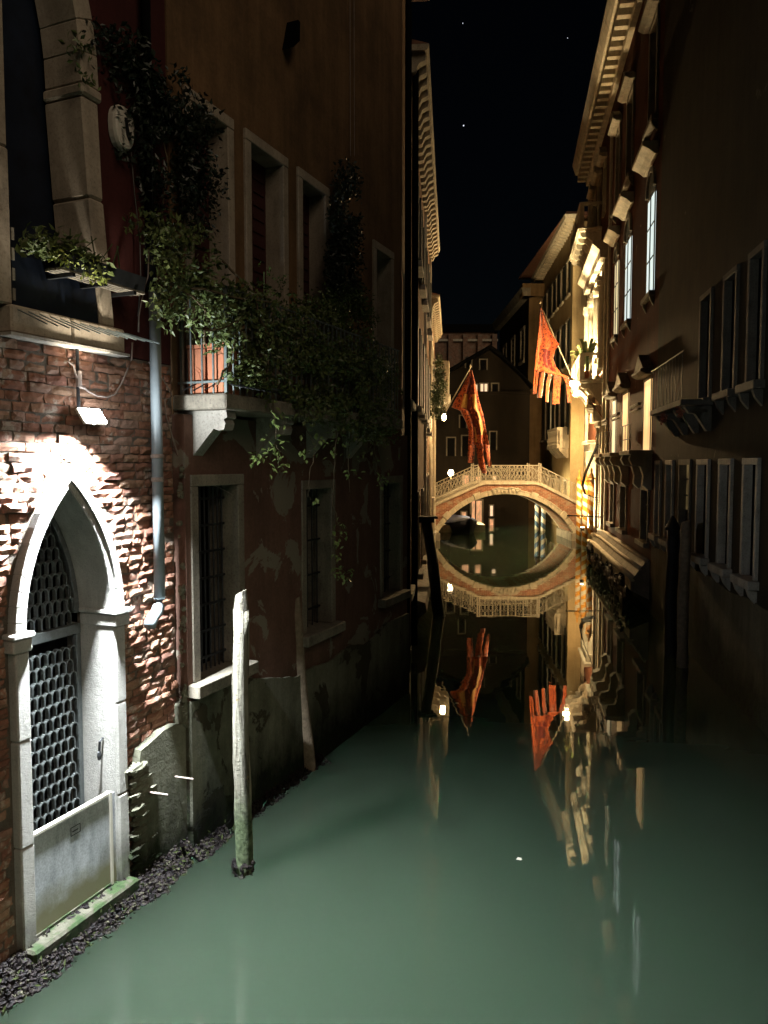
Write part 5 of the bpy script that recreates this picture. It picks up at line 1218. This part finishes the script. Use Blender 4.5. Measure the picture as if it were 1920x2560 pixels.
# striped poles
def striped(px_, top_y, Y, r_, mat, lab, grp, gold=True, tip=True):
    b_ = at(px_, 1300, Y); t_ = thing('striped_pole', lab, 'mooring pole', (b_.x, Y, 0), 0, grp); zt = at(px_, top_y, Y).z
    MB(1).lathe(0, 0, [(r_, -.9), (r_, zt)], 14).obj('shaft', mat, t_, smooth=True)
    MB(1).lathe(0, 0, [(r_ * 1.25, zt), (r_ * 1.3, zt + .06), (r_ * .8, zt + .12), (r_ * .7, zt + .2), (r_ * .3, zt + .3), (r_ * .45, zt + .38), (r_ * .35, zt + .46), (.01, zt + .5)], 12).obj('cap', M['flaggold'] if gold else M['tar'], t_, smooth=True)
striped(1447, 1200, 37.6, 0.125, M['stripe_y'], 'yellow and white striped pole, leftmost of the three before the bridge end', 'yellow striped mooring poles')
striped(1462, 1200, 36.6, 0.13, M['stripe_y'], 'yellow and white striped pole in the middle of the three before the bridge end', 'yellow striped mooring poles')
striped(1477, 1198, 33.6, 0.13, M['stripe_y'], 'shaded striped pole, rightmost of the three before the bridge end', 'yellow striped mooring poles')
striped(1342, 1255, 47.6, 0.13, M['stripe_b'], 'blue and white striped pole under the arch, the left of the pair', 'blue striped mooring poles', False)
striped(1358, 1262, 46.4, 0.14, M['stripe_b'], 'blue and white striped pole under the arch, the right of the pair', 'blue striped mooring poles', False)

# ================================================================== BEYOND THE BRIDGE
yh = thing('corner_house', 'lamplit yellow corner house beyond the bridge with bracketed eaves', 'house', (11.0, 45.2, 0))
YF = Frame((11.0, 45.2), (11.95, 60.0), 1); ZY = 18.0
MB(1).box(0, 6, 0, .4, -1, ZY).obj('end_wall', M['yellow'], yh)
MB(1).box(.9, 2.0, -.03, 0.0, 5.2, 9.0).box(.75, 2.15, -.09, -.001, 5.0, 5.18).obj('blind_window', M['yellow'], yh)
MB(1).box(-.1, .25, -.05, .0, -1, ZY).obj('corner_strip', M['yellow'], yh)
sd = bpy.data.objects.new('side_wall', None)
COL.objects.link(sd); sd.parent = yh; sd.rotation_euler = (0, 0, YF.ang)
yw = [(1.4, 2.3), (3.6, 4.5), (5.6, 6.3), (7.4, 8.2), (9.6, 10.6), (12, 13)]
hl = [(a, b, z0, z1) for a, b in yw for z0, z1 in ((1.4, 3.0), (5.8, 9.0), (10.0, 12.6), (14.2, 16.2))]
def sub(o): o.parent = sd; return o
bpy.data.objects.remove(sd)
def ypart(mb, name, mat, **k):
    o = mb.obj(name, M[mat], yh, **k); o.rotation_euler = (0, 0, YF.ang); return o
ypart(wallgrid(MB(1), 0.02, 15.0, -1, ZY, -.4, 0, hl), 'side_wall', 'yellow')
for a, b, z0, z1 in hl:
    f_ = MB(1).box(a - .1, a, -.2, .05, z0, z1).box(b, b + .1, -.2, .05, z0, z1).box(a - .15, b + .15, -.2, .08, z1, z1 + .15).box(a - .15, b + .15, -.2, .12, z0 - .14, z0)
    f_ = ypart(f_, 'window', 'stone_pal'); lit_ = (abs(a - 7.4) < .1 and 5 < z0 < 12)
    MB(1).box(a, b, -.2, -.16, z0, z1).obj('pane', M['lit_cream' if lit_ else 'black'], f_)
    
    if z0 > 5:
        MB(1).box(a - .55, a - .11, .055, .10, z0, z1).obj('shutter', M['shutter_g'], f_); MB(1).box(b + .11, b + .55, .055, .10, z0, z1).obj('shutter', M['shutter_g'], f_)
ev = ypart(MB(1).prismx([(-.3, ZY), (.65, ZY), (.7, ZY + .22), (-.3, ZY + .22)], -.6, 15), 'eaves', 'stone_pal')
em = MB(1).prismx([(0, ZY - .004), (.55, ZY - .004), (.5, ZY - .15), (0, ZY - .3)], -.06, .06).mesh('eaves_bracket', M['stone_pal'])
for k in range(24): link_mesh('eaves_bracket', em, ev, (.2 + k * .6, 0, 0))
bb = ypart(MB(1).box(1.0, 5.2, 0, .7, 5.0, 5.2), 'balcony', 'stone_pal'); MB(1).box(1.0, 5.2, .55, .7, 6.1, 6.25).box(1, 1.2, 0, .55, 5.2, 6.25).obj('handrail', M['stone_pal'], bb)
bme2 = MB(1).lathe(0, 0, baluster_profile(.9, .09), 8).mesh('baluster', M['stone_pal'])
for k in range(14): link_mesh('baluster', bme2, bb, (1.25 + k * .29, .62, 5.2))
for k in range(5): MB(1).prismx([(0, 4.998), (.6, 4.998), (.5, 4.8), (.1, 4.4), (0, 4.4)], 1.1 + k * .95, 1.3 + k * .95).obj('bracket', M['stone_pal'], bb)
MB(1).prism([(-.7, ZY + .224), (6, ZY + .224), (6, ZY + .5), (-.6, ZY + .4)], -.4, 15).obj('roof', M['tile'], yh)

dh = thing('tall_house', 'dim brown tall house with stone cornice between the flag and the far church', 'house', (0, 0, 0))
pA = at(1318, 1160, 58); pB = at(1246, 1160, 72); DH = 16.4
DF = Frame((pA.x, pA.y), (pB.x, pB.y), 1)
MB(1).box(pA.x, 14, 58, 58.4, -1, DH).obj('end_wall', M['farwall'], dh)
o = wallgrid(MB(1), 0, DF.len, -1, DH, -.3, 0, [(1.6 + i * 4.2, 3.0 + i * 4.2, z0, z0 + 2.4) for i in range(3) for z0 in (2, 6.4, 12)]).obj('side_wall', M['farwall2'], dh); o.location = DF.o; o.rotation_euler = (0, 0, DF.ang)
for i in range(3):
    for z0 in (2, 6.4, 12):
        a, b = 1.6 + i * 4.2, 3.0 + i * 4.2
        f_ = MB(1).box(a - .15, a, -.2, .08, z0, z0 + 2.4).box(b, b + .15, -.2, .08, z0, z0 + 2.4).box(a - .2, b + .2, -.2, .1, z0 + 2.4, z0 + 2.6).box(a - .25, b + .25, -.2, .2, z0 - .2, z0).obj('window', M['stone_dark'], dh)
        f_.location = DF.o; f_.rotation_euler = (0, 0, DF.ang); MB(1).box(a, b, -.2, -.16, z0, z0 + 2.4).obj('pane', M['black'], f_)
o = MB(1).prismx([(-.3, DH), (.5, DH), (.7, DH + .6), (-.3, DH + .6)], -.6, DF.len).obj('cornice', M['stone_dark'], dh); o.location = DF.o; o.rotation_euler = (0, 0, DF.ang)
MB(1).box(pA.x - .6, 14.2, 57.4, 58.6, DH, DH + 0.9).obj('end_cornice', M['farwall'], dh)
MB(1).box(pA.x - .4, 14, 57.8, 57.98, 9.2, 9.5).obj('string_course', M['farwall'], dh)
for x, z0 in ((pA.x - 0.0 + .6, 6.2), ):
    pass
for px_, y0, y1 in ((1297, 790, 850), (1290, 890, 965), (1292, 1035, 1115)):
    p0 = at(px_ - 9, y1, 57.95); p1 = at(px_ + 9, y0, 57.95)
# closing house with lit windows
ch = thing('gable_house', 'dark gabled house closing the canal behind the bridge with small lit window', 'house', (0, 51, 0))
MB(1).box(1.2, 9.6, 0, .4, -1, 9.0).prism([(1.2, 9.0), (9.6, 9.0), (9.0, 9.7), (7.6, 11.0), (6.9, 11.5), (4.3, 10.0)], 0, .4).obj('wall', M['farwall2'], ch)
def cwin(x0, y0, x1, y1, mat, name='window', fr=.08):
    a = at(x0, y1, 51); b = at(x1, y0, 51)
    f_ = MB(1).box(a.x - fr, a.x, -.08, .0, a.z, b.z).box(b.x, b.x + fr, -.08, .0, a.z, b.z).box(a.x - fr, b.x + fr, -.09, .0, b.z, b.z + fr).obj(name, M['stone_dim'], ch)
    MB(1).box(a.x, b.x, -.05, -.02, a.z, b.z).obj('pane', M[mat], f_); return f_, a, b
f_, a, b = cwin(1201, 960, 1218, 984, 'lit_win'); MB(1).box((a.x + b.x) / 2 - .04, (a.x + b.x) / 2 + .04, -.07, -.051, a.z, b.z).obj('glazing_bar', M['shutter'], f_)
cwin(1186, 962, 1193, 980, 'lit_win')
for x0, y0, x1, y1 in ((1118, 1095, 1137, 1140), (1155, 1090, 1172, 1140), (1225, 1080, 1240, 1125), (1230, 960, 1245, 985), (1165, 895, 1178, 920), (1200, 900, 1216, 925), (1150, 1040, 1165, 1070)): cwin(x0, y0, x1, y1, 'black')
f_, a, b = cwin(1179, 1252, 1204, 1316, 'lit_door', 'doorway', .12); MB(1).box((a.x + b.x) / 2 - .12, (a.x + b.x) / 2 - .04, -.07, -.051, a.z, b.z).obj('glazing_bar', M['shutter'], f_)
cwin(1154, 1280, 1165, 1300, 'lit_door', 'doorway'); cwin(1224, 1298, 1233, 1317, 'lit_door', 'doorway'); cwin(1225, 1264, 1232, 1290, 'lit_win', 'doorway')
cwin(1156, 1188, 1172, 1212, 'lit_door'); cwin(1190, 1192, 1202, 1212, 'lit_door'); cwin(1232, 1190, 1240, 1200, 'lit_win')
MB(1).box(1.2, 9.6, -.25, 0, 8.6, 8.8).obj('string_course', M['farwall2'], ch)
MB(1).prism([(1.0, 9.0), (4.3, 10.04), (6.9, 11.54), (7.6, 11.04), (9.1, 9.7), (9.7, 9.0), (9.7, 9.2), (7.6, 11.3), (6.9, 11.8), (4.3, 10.3), (1.0, 9.25)], -.5, 6).obj('roof', M['black'], ch)
MB(1).box(9.6, 13, 9, 9.4, -1, 8.5).obj('side_wing', M['farwall2'], ch)
# lamp post beyond bridge
sp = at(1127, 1182, 46.2); lp2 = thing('street_lamp', 'glowing round street lamp just behind the left end of the bridge railing', 'lamp', (sp.x, sp.y, 0))
MB(1).lathe(0, 0, [(0.02, sp.z - .2), (.14, sp.z - .12), (.18, sp.z), (.12, sp.z + .15), (.02, sp.z + .2)], 12).obj('globe', M['bulb2'], lp2, smooth=True)
MB(1).lathe(0, 0, [(.09, 0), (.09, .5), (.04, .6), (.035, sp.z - .2)], 8).obj('pole', M['sconce'], lp2); lamp('POINT', sp + Vector((0, -.05, -.3)), 700, WARM, .12)
lamp('SPOT', sp + Vector((.05, -.05, -.32)), 5200, (1.0, .8, .42), .12, (0.85, -0.05, -0.62), spot_size=R(92), spot_blend=.5)
MB(1).box(2.9, 6.0, -.6, 3.5, -1, .45).obj('quay', M['stone_dark'], None, kind='structure').location = (0, 46, 0)
# church
cc = thing('church', 'long dim brick church with white pierced gothic gable ornament behind the houses', 'church', (0, 100, 0))
c0, c1 = at(1090, 830, 100), at(1236, 830, 100)
MB(1).box(c0.x - 4, c1.x, 0, 1, -1, c0.z).obj('wall', M['brickdim'], cc)
MB(1).prismx([(-.3, c0.z), (5, c0.z + 1.9), (5, c0.z)], c0.x - 4, c1.x + .5).obj('roof', M['black'], cc)
for i in range(5): x = c0.x + i * (c1.x - c0.x) / 4; MB(1).box(x - .3, x + .3, -.35, 0, -1, c0.z - .3).obj('buttress', M['brickdim'], cc)
db = MB(1).box(-.28, .28, -.25, 0, c0.z - .9, c0.z - .62).mesh('corbel', M['stone_pal'])
for i in range(14): link_mesh('corbel', db, cc, (c0.x + .5 + i * .55, 0, -.3))
cg = at(1219, 880, 100); m = MB(1); R1_ = 1.3
m.band([(cg.x - (R1_ - .35) * math.cos(math.pi * k / 10), cg.z - 1.2 + (R1_ - .2) * math.sin(math.pi * k / 10) * 1.25) for k in range(11)], [(cg.x - R1_ * math.cos(math.pi * k / 10), cg.z - 1.2 + R1_ * 1.4 * math.sin(math.pi * k / 10)) for k in range(11)], -.5, -.1)
m.tube([(cg.x - .7, -.3, cg.z - 1.1), (cg.x, -.3, cg.z - .1), (cg.x + .7, -.3, cg.z - 1.1)], .14, 6).tube([(cg.x, -.3, cg.z - .1), (cg.x, -.3, cg.z + .5)], .12, 6)
m.obj('gothic_tracery', M['stone_pal'], cc)
# stars
for i, (x, y, r_) in enumerate(((1159, 314, .75), (1157, 58, .45), (1419, 95, .4))):
    p = at(x, y, 900); o = MB(1).blob((0, 0, 0), r_, 8, 6).obj('star', M['star'], None, smooth=True); o.location = p
    tag(o, ['brightest small white star in the middle of the black sky', 'faint star at the top of the sky gap', 'faint star close to the right palace cornice'][i], 'star', 'stars in the night sky')

LFW = unit_leaf(M['white'], 'blade')
# small pale leaves floating on the water
for i, (x, y, lab) in enumerate(((1290, 2150, 'tiny pale leaf floating alone on the green water in the middle of the canal'), (1144, 1760, 'tiny pale speck floating on the dark water nearer the bridge'))):
    r_ = Vector(ray(x, y)); p = r_ * (HC / -r_.z); fo = thing('floating_leaf', lab, 'leaf', (p.x, p.y, 4.0 - 4.0 + 0.006), i * 1.3)
    link_mesh('blade', LFW, fo, (0, 0, 0), (0.1, 0.1, 0.4), (0.09, 0.12, 0.05))
